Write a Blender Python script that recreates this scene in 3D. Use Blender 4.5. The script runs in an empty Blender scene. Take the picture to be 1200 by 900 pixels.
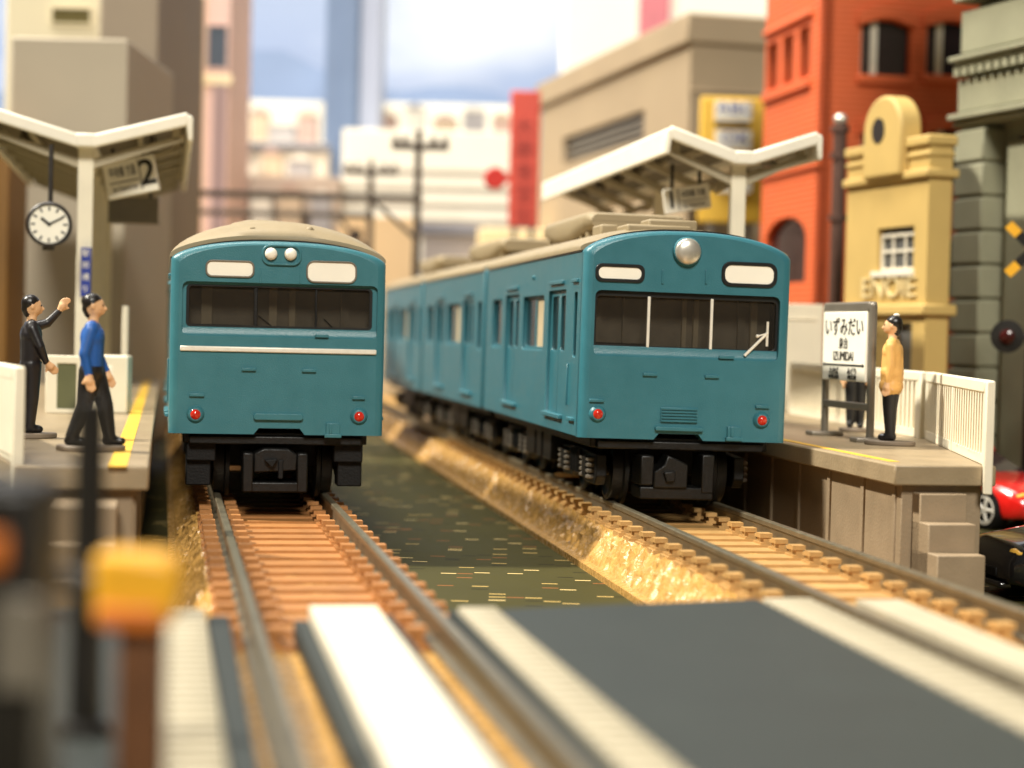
import bpy, bmesh, math, random
from mathutils import Vector, Matrix, Euler
from mathutils.geometry import delaunay_2d_cdt
random.seed(7)
# ------------------------------------------------------------------ camera, world, lamps, exposure
S = 0.001                      # everything below is written in millimetres of the model layout
RT = 5.2                       # rail top above the base board
CZ = RT + 15.0                 # lens height
FPX = 2200.0                   # focal length in photo pixels (1200 wide)
PITCH, ROLL = math.atan(58 / FPX), 0.024
sc = bpy.context.scene
C = sc.collection
RC = Matrix.Rotation(math.pi / 2 - PITCH, 3, 'X') @ Matrix.Rotation(ROLL, 3, 'Z')
CAM = Vector((0, 0, CZ))
cd = bpy.data.cameras.new('camera'); co = bpy.data.objects.new('camera', cd); C.objects.link(co)
cd.sensor_width = 36; cd.lens = FPX / 1200 * 36
cd.clip_start = 0.002; cd.clip_end = 20
co.matrix_world = Matrix.Translation(CAM * S) @ RC.to_4x4()
cd.dof.use_dof = True; cd.dof.focus_distance = 0.158; cd.dof.aperture_fstop = 44; cd.dof.aperture_blades = 0
sc.camera = co
w = bpy.data.worlds.new('World'); sc.world = w; w.use_nodes = True
bg = w.node_tree.nodes['Background']; bg.inputs[0].default_value = (1.0, 0.88, 0.72, 1); bg.inputs[1].default_value = 0.06
def lamp(name, loc, target, size, power, col, shape='DISK', spread=180):
    ld = bpy.data.lights.new(name, 'AREA'); ld.shape = shape; ld.size = size; ld.energy = power; ld.color = col
    ld.spread = math.radians(spread)
    lo = bpy.data.objects.new(name, ld); C.objects.link(lo); lo.location = loc
    lo.rotation_euler = (Vector(target) - Vector(loc)).to_track_quat('-Z', 'Y').to_euler(); return lo
lamp('ceiling_lamp', (-1.02, 0.25, 1.20), (0.02, 0.20, 0), 0.09, 31, (1.0, 0.94, 0.80))
lamp('room_lamp', (0.12, -1.15, 0.98), (0, 0.25, 0), 0.40, 16.5, (1.0, 0.96, 0.86))
lamp('backdrop_fill', (-0.14, 0.32, 0.66), (-0.06, 0.62, 0.06), 0.30, 2.9, (1.0, 0.96, 0.90))  # added fill with no visible source, brightens backdrop and far towers
vs = sc.view_settings; vs.view_transform = 'Standard'; vs.look = 'None'; vs.gamma = 1; vs.exposure = 0.6; vs.use_curve_mapping = False
# ------------------------------------------------------------------ pixel helpers
def ray(px, py): return RC @ Vector(((px - 600) / FPX, (450 - py) / FPX, -1))
def P(px, py, Y): r = ray(px, py); return CAM + r * (Y / r.y)
def PZ(px, py, z): r = ray(px, py); return CAM + r * ((z - CZ) / r.z)
def on(M, px, py, axis, val):
    """pixel ray cut with the plane local[axis]=val of frame M -> local point"""
    I = M.inverted(); o = I @ CAM; d = I.to_3x3() @ ray(px, py)
    return o + d * ((val - o[axis]) / d[axis])
# ------------------------------------------------------------------ materials
def srgb(c):
    return tuple(((v / 255) / 12.92 if v <= 10 else ((v / 255 + .055) / 1.055) ** 2.4) for v in c)
MATS = {}
def mat(name, rgb, rough=.5, metal=0., var=.10, vs_=.35, bump=.0, bs=6., spec=.5, alpha=None, coat=0., objrand=0., lin=False):
    if name in MATS: return MATS[name]
    m = bpy.data.materials.new(name); m.use_nodes = True; nt = m.node_tree; N = nt.nodes; Lk = nt.links
    b = N['Principled BSDF']; rgb = rgb if lin else srgb(rgb)
    b.inputs['Roughness'].default_value = rough; b.inputs['Metallic'].default_value = metal
    b.inputs['Specular IOR Level'].default_value = spec; b.inputs['Coat Weight'].default_value = coat
    tc = N.new('ShaderNodeTexCoord'); mp = N.new('ShaderNodeMapping'); mp.inputs['Scale'].default_value = (1 / S,) * 3
    Lk.new(tc.outputs['Object'], mp.inputs['Vector'])
    nz = N.new('ShaderNodeTexNoise'); nz.inputs['Scale'].default_value = vs_; nz.inputs['Detail'].default_value = 5
    Lk.new(mp.outputs[0], nz.inputs['Vector'])
    mr = N.new('ShaderNodeMapRange'); mr.inputs[1].default_value = .25; mr.inputs[2].default_value = .75
    mr.inputs[3].default_value = 1 - var; mr.inputs[4].default_value = 1 + var
    Lk.new(nz.outputs[0], mr.inputs[0])
    fac = mr.outputs[0]
    if objrand:
        oi = N.new('ShaderNodeObjectInfo'); m2 = N.new('ShaderNodeMapRange'); m2.inputs[3].default_value = 1 - objrand; m2.inputs[4].default_value = 1 + objrand
        Lk.new(oi.outputs['Random'], m2.inputs[0]); mu = N.new('ShaderNodeMath'); mu.operation = 'MULTIPLY'
        Lk.new(fac, mu.inputs[0]); Lk.new(m2.outputs[0], mu.inputs[1]); fac = mu.outputs[0]
    vm = N.new('ShaderNodeVectorMath'); vm.operation = 'SCALE'; vm.inputs[0].default_value = rgb
    Lk.new(fac, vm.inputs['Scale']); Lk.new(vm.outputs[0], b.inputs['Base Color'])
    r2 = N.new('ShaderNodeMapRange'); r2.inputs[3].default_value = max(0, rough - .08); r2.inputs[4].default_value = min(1, rough + .08)
    Lk.new(nz.outputs[0], r2.inputs[0]); Lk.new(r2.outputs[0], b.inputs['Roughness'])
    if bump:
        n2 = N.new('ShaderNodeTexNoise'); n2.inputs['Scale'].default_value = bs; n2.inputs['Detail'].default_value = 3
        Lk.new(mp.outputs[0], n2.inputs['Vector'])
        bp = N.new('ShaderNodeBump'); bp.inputs['Strength'].default_value = min(1, bump); bp.inputs['Distance'].default_value = .25 * S
        Lk.new(n2.outputs[0], bp.inputs['Height']); Lk.new(bp.outputs[0], b.inputs['Normal'])
    if alpha is not None:
        b.inputs['Alpha'].default_value = alpha
    MATS[name] = m; return m
teal = mat('teal_paint', (57, 114, 124), .33, var=.07, vs_=.5, bump=.16, bs=9)
teal2 = mat('teal_paint_second', (53, 111, 123), .33, var=.07, vs_=.5, bump=.16, bs=9)
trim = mat('trim_silver', (238, 232, 218), .35, .15, var=.05, vs_=2)
silver = mat('silver_paint', (214, 208, 196), .32, .7, var=.08, vs_=2)
roofm = mat('roof_plastic', (148, 132, 102), .55, var=.07, vs_=.4, bump=.12, bs=7)
black = mat('black_plastic', (9, 8, 8), .6, spec=.3, var=.25, vs_=1.2, bump=.2, bs=5)
under = mat('underframe_plastic', (11, 10, 9), .42, spec=.4, var=.25, vs_=1.2, bump=.15, bs=5)
rubber = mat('rubber_seal', (26, 27, 27), .35, var=.15)
glass = mat('smoked_glass', (52, 47, 40), .06, var=.15, vs_=.3, alpha=.4, spec=.5)
dglass = mat('dark_window_glass', (30, 40, 42), .12, var=.2, vs_=.8)
interior = mat('car_interior', (150, 136, 114), .6, var=.2, vs_=.6)
cream_int = mat('interior_cream', (196, 176, 142), .6, var=.1)
signw = mat('sign_white', (250, 244, 228), .45, var=.03)
redlens = mat('red_lens', (196, 40, 24), .12, var=.1, coat=.6)
white = mat('white_plastic', (248, 240, 222), .5, var=.04, vs_=.3, bump=.06, bs=5)
cream = mat('cream_plastic', (238, 228, 204), .5, var=.05, vs_=.3, bump=.06, bs=5)
conc = mat('platform_plastic', (148, 128, 102), .6, var=.10, vs_=.35, bump=.15, bs=4)
plat_top = mat('platform_paving', (150, 132, 104), .42, var=.14, vs_=.3, bump=.15, bs=3)
yellowline = mat('yellow_line', (226, 180, 60), .5, var=.15, vs_=.8)
rail_m = mat('rail_metal', (140, 130, 108), .36, .75, var=.18, vs_=.8, bump=.08, bs=3)
sleeper_m = mat('sleeper_plastic', (168, 114, 62), .55, var=.14, vs_=.9, bump=.2, bs=6, objrand=.10)
ballast_m = mat('ballast_plastic', (190, 146, 80), .27, var=.25, vs_=1.6, bump=.45, bs=4, spec=.6)
asphalt = mat('crossing_grey', (54, 58, 56), .6, spec=.2, var=.07, vs_=.25, bump=.10, bs=6)
strip_w = mat('crossing_white', (182, 172, 148), .55, var=.06, vs_=.3, bump=.1, bs=4)
steel = mat('grey_paint', (132, 124, 112), .34, .35, var=.12)
dark = mat('dark_paint', (40, 34, 30), .45, var=.2)
# ------------------------------------------------------------------ mesh builder
OFF = {}                        # world offset (mm) of each root, so world-space shapes can be parented
class MB:
    def __init__(s): s.bm = bmesh.new()
    def quad_faces(s, vs, fs):
        v = [s.bm.verts.new(p) for p in vs]
        for f in fs:
            try: s.bm.faces.new([v[i] for i in f])
            except ValueError: pass
        return s
    def box(s, x0, x1, y0, y1, z0, z1, M=None):
        c = [Vector((x, y, z)) for x in (x0, x1) for y in (y0, y1) for z in (z0, z1)]
        if M is not None: c = [M @ p for p in c]
        return s.quad_faces(c, [(0, 1, 3, 2), (4, 6, 7, 5), (0, 4, 5, 1), (2, 3, 7, 6), (0, 2, 6, 4), (1, 5, 7, 3)])
    def prism(s, poly, f0, f1):
        """poly 2-D points; f0/f1 map a 2-D point to 3-D"""
        n = len(poly); a = [s.bm.verts.new(f0(*p)) for p in poly]; b = [s.bm.verts.new(f1(*p)) for p in poly]
        s.bm.faces.new(a); s.bm.faces.new(b[::-1])
        for i in range(n): s.bm.faces.new([a[i], b[i], b[(i + 1) % n], a[(i + 1) % n]])
        return s
    def py(s, poly, y0, y1): return s.prism(poly, lambda x, z: (x, y0, z), lambda x, z: (x, y1, z))
    def pz(s, poly, z0, z1): return s.prism(poly, lambda x, y: (x, y, z0), lambda x, y: (x, y, z1))
    def px(s, poly, x0, x1): return s.prism(poly, lambda y, z: (x0, y, z), lambda y, z: (x1, y, z))
    def tube(s, p0, p1, r0, r1=None, n=10, cap=True):
        r1 = r0 if r1 is None else r1; p0, p1 = Vector(p0), Vector(p1); d = (p1 - p0).normalized()
        u = d.orthogonal().normalized(); v = d.cross(u)
        A = [s.bm.verts.new(p0 + (u * math.cos(t) + v * math.sin(t)) * r0) for t in [2 * math.pi * i / n for i in range(n)]]
        B = [s.bm.verts.new(p1 + (u * math.cos(t) + v * math.sin(t)) * r1) for t in [2 * math.pi * i / n for i in range(n)]]
        for i in range(n): s.bm.faces.new([A[i], A[(i + 1) % n], B[(i + 1) % n], B[i]])
        if cap: s.bm.faces.new(A[::-1]); s.bm.faces.new(B)
        return s
    def lathe(s, o, axis, prof, n=20):
        """prof: (distance along axis, radius)"""
        o = Vector(o); d = Vector(axis).normalized(); u = d.orthogonal().normalized(); v = d.cross(u); R = []
        for a, r in prof:
            if r < 1e-5: R.append([s.bm.verts.new(o + d * a)])
            else: R.append([s.bm.verts.new(o + d * a + (u * math.cos(2 * math.pi * i / n) + v * math.sin(2 * math.pi * i / n)) * r) for i in range(n)])
        for A, B in zip(R, R[1:]):
            if len(A) == 1 and len(B) == 1: continue
            for i in range(n):
                j = (i + 1) % n
                if len(A) == 1: s.bm.faces.new([A[0], B[j], B[i]])
                elif len(B) == 1: s.bm.faces.new([A[i], A[j], B[0]])
                else: s.bm.faces.new([A[i], A[j], B[j], B[i]])
        if len(R[0]) > 1: s.bm.faces.new(R[0][::-1])
        if len(R[-1]) > 1: s.bm.faces.new(R[-1])
        return s
    def ball(s, c, r, n=12):
        r = (r, r, r) if not isinstance(r, (tuple, list)) else r
        m = Matrix.Translation(c) @ Matrix.Diagonal((*r, 1))
        bmesh.ops.create_uvsphere(s.bm, u_segments=n, v_segments=max(6, n * 2 // 3), radius=1, matrix=m); return s
    def panel(s, outline, holes, f, t):
        """f(u,v,d) -> 3-D; flat plate with holes, thickness t along d"""
        loops = [outline] + holes; edges = []; pts = []
        for lp in loops:
            k = len(pts); pts += [tuple(p) for p in lp]; edges += [(k + i, k + (i + 1) % len(lp)) for i in range(len(lp))]
        def inside(x, y, lp):
            c = False; j = len(lp) - 1
            for i in range(len(lp)):
                (xi, yi), (xj, yj) = lp[i], lp[j]
                if (yi > y) != (yj > y) and x < (xj - xi) * (y - yi) / (yj - yi) + xi: c = not c
                j = i
            return c
        vo, _, fo, *_ = delaunay_2d_cdt([Vector(p) for p in pts], edges, [], 0, 1e-6)
        tris = []
        near = lambda v: min(range(len(pts)), key=lambda i: (pts[i][0] - v.x) ** 2 + (pts[i][1] - v.y) ** 2)
        idx = [near(v) for v in vo]
        for fc in fo:
            cx = sum(vo[i].x for i in fc) / len(fc); cy = sum(vo[i].y for i in fc) / len(fc)
            if inside(cx, cy, outline) and not any(inside(cx, cy, h) for h in holes):
                q = [idx[i] for i in fc]
                if len(set(q)) == 3: tris.append(q)
        A = [s.bm.verts.new(f(p[0], p[1], 0)) for p in pts]; B = [s.bm.verts.new(f(p[0], p[1], t)) for p in pts]
        for q in tris:
            s.bm.faces.new([A[i] for i in q]); s.bm.faces.new([B[i] for i in q[::-1]])
        k = 0
        for lp in loops:
            n = len(lp)
            for i in range(n): s.bm.faces.new([A[k + i], A[k + (i + 1) % n], B[k + (i + 1) % n], B[k + i]])
            k += n
        return s
    def rings(s, R, cap0=True, cap1=True):
        V = [[s.bm.verts.new(p) for p in r] for r in R]; n = len(R[0])
        for a, b in zip(V, V[1:]):
            for i in range(n): s.bm.faces.new([a[i], a[(i + 1) % n], b[(i + 1) % n], b[i]])
        if cap0: s.bm.faces.new(V[0][::-1])
        if cap1: s.bm.faces.new(V[-1])
        return s
    def mesh(s, name, m, off=Vector((0, 0, 0)), smooth=35):
        bmesh.ops.recalc_face_normals(s.bm, faces=s.bm.faces[:])
        me = bpy.data.meshes.new(name)
        for v in s.bm.verts: v.co = (v.co - off) * S
        s.bm.to_mesh(me); s.bm.free()
        for q in (m if isinstance(m, (list, tuple)) else [m]): me.materials.append(q)
        if smooth:
            me.shade_smooth(); me.set_sharp_from_angle(angle=math.radians(smooth))
        return me
    def build(s, name, m, parent=None, bevel=0, seg=2, smooth=35, base=None):
        off = OFF.get(parent.name, Vector((0, 0, 0))) if parent else (Vector(base) if base is not None else Vector((0, 0, 0)))
        o = bpy.data.objects.new(name, s.mesh(name, m, off, smooth)); C.objects.link(o)
        if parent: o.parent = parent
        else: o.location = off * S
        OFF[o.name] = off
        if bevel: bev(o, bevel, seg)
        return o
def bev(o, wd, seg=2):
    b = o.modifiers.new('bevel', 'BEVEL'); b.width = wd * S; b.segments = seg; b.limit_method = 'ANGLE'; b.angle_limit = math.radians(35)
    return o
def inst(name, me, parent, loc=(0, 0, 0), rotz=0):
    o = bpy.data.objects.new(name, me); C.objects.link(o); o.parent = parent; o.location = Vector(loc) * S; o.rotation_euler = (0, 0, rotz); return o
def tag(o, label, cat, group=None):
    o['label'] = label; o['category'] = cat
    if group: o['group'] = group
    return o
def kind(o, k): o['kind'] = k; return o
def root(name, loc, label, cat, rot=(0, 0, 0), group=None, local=False):
    """Empty at a thing's base; local=True: children are written in its own frame"""
    o = bpy.data.objects.new(name, None); C.objects.link(o); loc = Vector(loc); o.location = loc * S; o.rotation_euler = rot
    o.empty_display_size = 2 * S
    OFF[o.name] = Vector((0, 0, 0)) if local else loc
    return tag(o, label, cat, group)
def frame(loc, rot): return Matrix.Translation(Vector(loc)) @ Euler(rot).to_matrix().to_4x4()
def rrect(x0, x1, z0, z1, r, n=4):
    pts = []
    for cx, cz, a0 in ((x1 - r, z1 - r, 0), (x0 + r, z1 - r, 90), (x0 + r, z0 + r, 180), (x1 - r, z0 + r, 270)):
        for i in range(n + 1):
            a = math.radians(a0 + 90 * i / n); pts.append((cx + r * math.cos(a), cz + r * math.sin(a)))
    return pts
def rect(x0, x1, z0, z1): return [(x0, z0), (x1, z0), (x1, z1), (x0, z1)]
def text(body, size, m, parent, M, name='lettering', depth=.02, align='CENTER', squash=1.0, bold=0.):
    cu = bpy.data.curves.new('text', 'FONT'); cu.body = body; cu.size = size; cu.align_x = align; cu.align_y = 'CENTER'; cu.extrude = depth; cu.offset = size * bold
    t = bpy.data.objects.new('text', cu); C.objects.link(t)
    bpy.context.view_layer.update()
    me = bpy.data.meshes.new_from_object(t.evaluated_get(bpy.context.evaluated_depsgraph_get()))
    bpy.data.objects.remove(t)
    off = OFF.get(parent.name, Vector((0, 0, 0))) if parent else Vector((0, 0, 0))
    M = M.to_4x4()
    for v in me.vertices:
        c = v.co.copy(); c.x *= squash; v.co = (M @ c - off) * S
    me.materials.clear(); me.materials.append(m)
    o = bpy.data.objects.new(name, me); C.objects.link(o); o.parent = parent; OFF[o.name] = off; return o
def XZ(o, yaw=0):
    """matrix: text lying in a vertical plane facing -Y at point o, turned by yaw about z"""
    return Matrix.Translation(Vector(o)) @ Matrix.Rotation(yaw, 4, 'Z') @ Matrix.Rotation(math.pi / 2, 4, 'X')
# ------------------------------------------------------------------ layout lines
TL, TR = math.atan(.185), math.atan(.159)            # headings of the two tracks
XL, YL = -20.6, 165.0; XR, YR = 15.2, 166.0           # centres of the two train fronts
def lineL(y, off=0): return XL - (y - YL) * .185 + off / math.cos(TL)
def lineR(y, off=0): return XR - (y - YR) * .159 + off / math.cos(TR)
# ------------------------------------------------------------------ ground board
def ground_material():
    m = mat('printed_board', (66, 62, 32), .65, spec=.12, var=.10, vs_=.08, bump=.05, bs=6)
    nt = m.node_tree; N = nt.nodes; Lk = nt.links; b = N['Principled BSDF']
    old = b.inputs['Base Color'].links[0].from_socket
    tc = N.new('ShaderNodeTexCoord'); mp = N.new('ShaderNodeMapping'); mp.inputs['Scale'].default_value = (1 / S / 1.4, 1 / S / .85, 0)
    Lk.new(tc.outputs['Object'], mp.inputs['Vector'])
    wn0 = N.new('ShaderNodeVectorMath'); wn0.operation = 'FLOOR'; Lk.new(mp.outputs[0], wn0.inputs[0])
    wn = N.new('ShaderNodeTexWhiteNoise'); wn.noise_dimensions = '2D'; Lk.new(wn0.outputs[0], wn.inputs['Vector'])
    fr = N.new('ShaderNodeVectorMath'); fr.operation = 'FRACTION'; Lk.new(mp.outputs[0], fr.inputs[0])
    sx = N.new('ShaderNodeSeparateXYZ'); Lk.new(fr.outputs[0], sx.inputs[0])
    def cmp(sock, op, v):
        n = N.new('ShaderNodeMath'); n.operation = op; Lk.new(sock, n.inputs[0]); n.inputs[1].default_value = v; return n.outputs[0]
    def mul(a, c):
        n = N.new('ShaderNodeMath'); n.operation = 'MULTIPLY'; Lk.new(a, n.inputs[0]); Lk.new(c, n.inputs[1]); return n.outputs[0]
    inside = mul(cmp(sx.outputs['X'], 'LESS_THAN', .93), cmp(sx.outputs['Y'], 'LESS_THAN', .42))
    sel = mul(cmp(wn.outputs['Value'], 'GREATER_THAN', .87), inside)
    rp = N.new('ShaderNodeValToRGB'); rp.color_ramp.interpolation = 'CONSTANT'
    cols = [(0, (30, 28, 16)), (.28, (190, 160, 96)), (.5, (140, 86, 46)), (.66, (60, 56, 30)), (.84, (218, 190, 130))]
    while len(rp.color_ramp.elements) < len(cols): rp.color_ramp.elements.new(.5)
    for e, (p, c) in zip(rp.color_ramp.elements, cols): e.position = p; e.color = (*srgb(c), 1)
    sc2 = N.new('ShaderNodeSeparateColor'); Lk.new(wn.outputs['Color'], sc2.inputs[0]); Lk.new(sc2.outputs[1], rp.inputs[0])
    mx = N.new('ShaderNodeMix'); mx.data_type = 'RGBA'; Lk.new(sel, mx.inputs['Factor']); Lk.new(old, mx.inputs['A']); Lk.new(rp.outputs[0], mx.inputs['B'])
    Lk.new(mx.outputs['Result'], b.inputs['Base Color']); return m
g = MB().box(-520, 520, -160, 760, -6, 0).build('ground', ground_material(), smooth=0); kind(g, 'structure')
# ------------------------------------------------------------------ tracks
def track(name, cx, cy, ang, label, y0, y1, s0, s1, sleeper_m=sleeper_m):
    r = root(name, (cx, cy, 0), label, 'railway track', (0, 0, ang), 'model railway tracks', local=True)
    prof = [(-9.2, 0), (-9.2, .55), (-8.6, .7)] + [(-8.6 + i * .3, .7 + i * .417) for i in range(1, 7)] + \
           [(-6.3 + i * 1.05, 3.25) for i in range(13)] + [(6.8 + i * .3, 3.2 - i * .417) for i in range(0, 7)] + [(9.2, .55), (9.2, 0)]
    bm = MB(); step = .42; rows = []; n = int((y1 - y0) / step); rnd = random.Random(3)
    for j in range(n + 1):
        y = y0 + j * step; row = []
        for i, (x, z) in enumerate(prof):
            if 3 <= i <= len(prof) - 3:
                k = .34 if abs(x) > 6.4 else .12
                x2 = x + rnd.uniform(-.16, .16); z2 = z + rnd.uniform(-k, k); yy = y + rnd.uniform(-.15, .15)
            else: x2, z2, yy = x, z, y
            row.append(bm.bm.verts.new((x2, yy, z2)))
        rows.append(row)
    for a, b in zip(rows, rows[1:]):
        for i in range(len(prof) - 1): bm.bm.faces.new([a[i], a[i + 1], b[i + 1], b[i]])
    bm.build('roadbed', ballast_m, r, smooth=25)
    for s in (-1, 1):
        c = s * 4.9
        pr = [(-.55, 3.5), (.55, 3.5), (.55, 3.65), (.14, 3.8), (.12, 4.65), (.30, 4.8), (.30, 5.12), (.22, RT), (-.22, RT), (-.30, 5.12), (-.30, 4.8), (-.12, 4.65), (-.14, 3.8), (-.55, 3.65)]
        MB().py([(c + x, z) for x, z in pr], y0, y1).build('rail', rail_m, r)
    sb = MB().box(-6.7, 6.7, -1.25, 1.25, 2.9, 3.52)
    for s in (-1, 1):
        for q in (-1, 1):
            x = s * 4.9 + q * 1.15
            sb.box(x - .46, x + .46, -1.05, 1.05, 3.4, 3.7); sb.box(x - .28 - .1 * q, x + .28 - .1 * q, -.95, .95, 3.65, 4.15); sb.box(x - .52, x + .52, -1.1, .1, 4.1, 4.45); sb.box(x - .36, x + .36, .3, 1.1, 4.0, 4.25)
    me = sb.mesh('sleeper', sleeper_m, smooth=0); pitch = 4.3; k = 0; y = s0
    while y < s1:
        inst('sleeper', me, r, (random.uniform(-.05, .05), y, 0)); y += pitch
    return r
track('railway_track', XL, YL, TL, 'orange-brown track running under the train on the left', -125, 330, -66, 120)
track('railway_track', XR, YR, TR, 'golden ballasted track running under the train on the right', -125, 330, -60, 120, mat('tan_sleeper_plastic', (184, 144, 88), .5, var=.14, vs_=.9, bump=.2, bs=6, objrand=.08))
# ------------------------------------------------------------------ level crossing
lc = root('level_crossing', (0, 80, 0), 'grey level crossing deck with white ribbed strips in the foreground', 'level crossing')
def strip(track_, u0, u1, y0, y1, z0, z1, m, name, ribs=False, far=None):
    """plate along a track between offsets u0..u1 and along-track positions"""
    cx, cy, a = (XL, YL, TL) if track_ == 'L' else (XR, YR, TR)
    M = frame((cx, cy, 0), (0, 0, a)); b = MB(); b.box(u0, u1, y0, y1, z0, z1 - (.55 if ribs else 0), M)
    if ribs:
        y = y0 + .3
        while y < y1 - .3:
            b.box(u0 + .12, u1 - .12, y, y + .75, z1 - .6, z1, M); y += 1.5
    return b.build(name, m, lc, bevel=.06 if not ribs else .08, seg=1)
ZT = RT + .06
LF, RF = -65.5, -56.5                                   # far edges of the deck along each track
strip('L', -9.9, -7.3, -125, LF, .2, ZT, strip_w, 'white_strip', True)
strip('L', -7.28, -6.2, -125, LF - .4, .2, ZT - .3, asphalt, 'edge_plate')
strip('L', -2.75, -1.95, -125, LF - .2, 3.6, ZT - .6, asphalt, 'edge_plate')
strip('L', -1.9, 1.75, -118, LF + .4, 4.3, ZT + .1, mat('overexposed_white_panel', (222, 212, 190), .55, var=.10, vs_=.3, bump=.1, bs=3), 'centre_panel')  # panel colour lifted above the strips for its overexposed look
strip('L', 1.8, 2.5, -125, LF - .2, 3.6, ZT - .3, asphalt, 'edge_plate')
strip('L', 5.6, 6.0, -125, LF, .2, ZT - .1, asphalt, 'edge_plate')
strip('L', 6.02, 8.4, -125, LF, .2, ZT + .05, strip_w, 'white_strip', True)
strip('R', -9.6, -6.4, -118, RF, .2, ZT + .05, strip_w, 'white_strip', True)
strip('R', -3.6, -.9, -118, RF + .2, 3.6, ZT - .1, strip_w, 'centre_panel')
# asphalt plates between and beside the tracks
def quad_plate(pts, z0, z1, name='asphalt_plate'):
    return MB().pz(pts, z0, z1).build(name, asphalt, lc, bevel=.08, seg=2)
def LP(u, v): return frame((XL, YL, 0), (0, 0, TL)) @ Vector((u, v, 0))
def RP(u, v): return frame((XR, YR, 0), (0, 0, TR)) @ Vector((u, v, 0))
quad_plate([LP(8.45, LF)[:2], LP(8.45, -120)[:2], RP(-9.65, -116)[:2], RP(-9.65, RF)[:2]], .2, ZT - .05)
quad_plate([LP(-9.95, LF + 3)[:2], LP(-34, LF + 3)[:2], LP(-34, -125)[:2], LP(-9.95, -125)[:2]], .2, ZT - .4)
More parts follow.
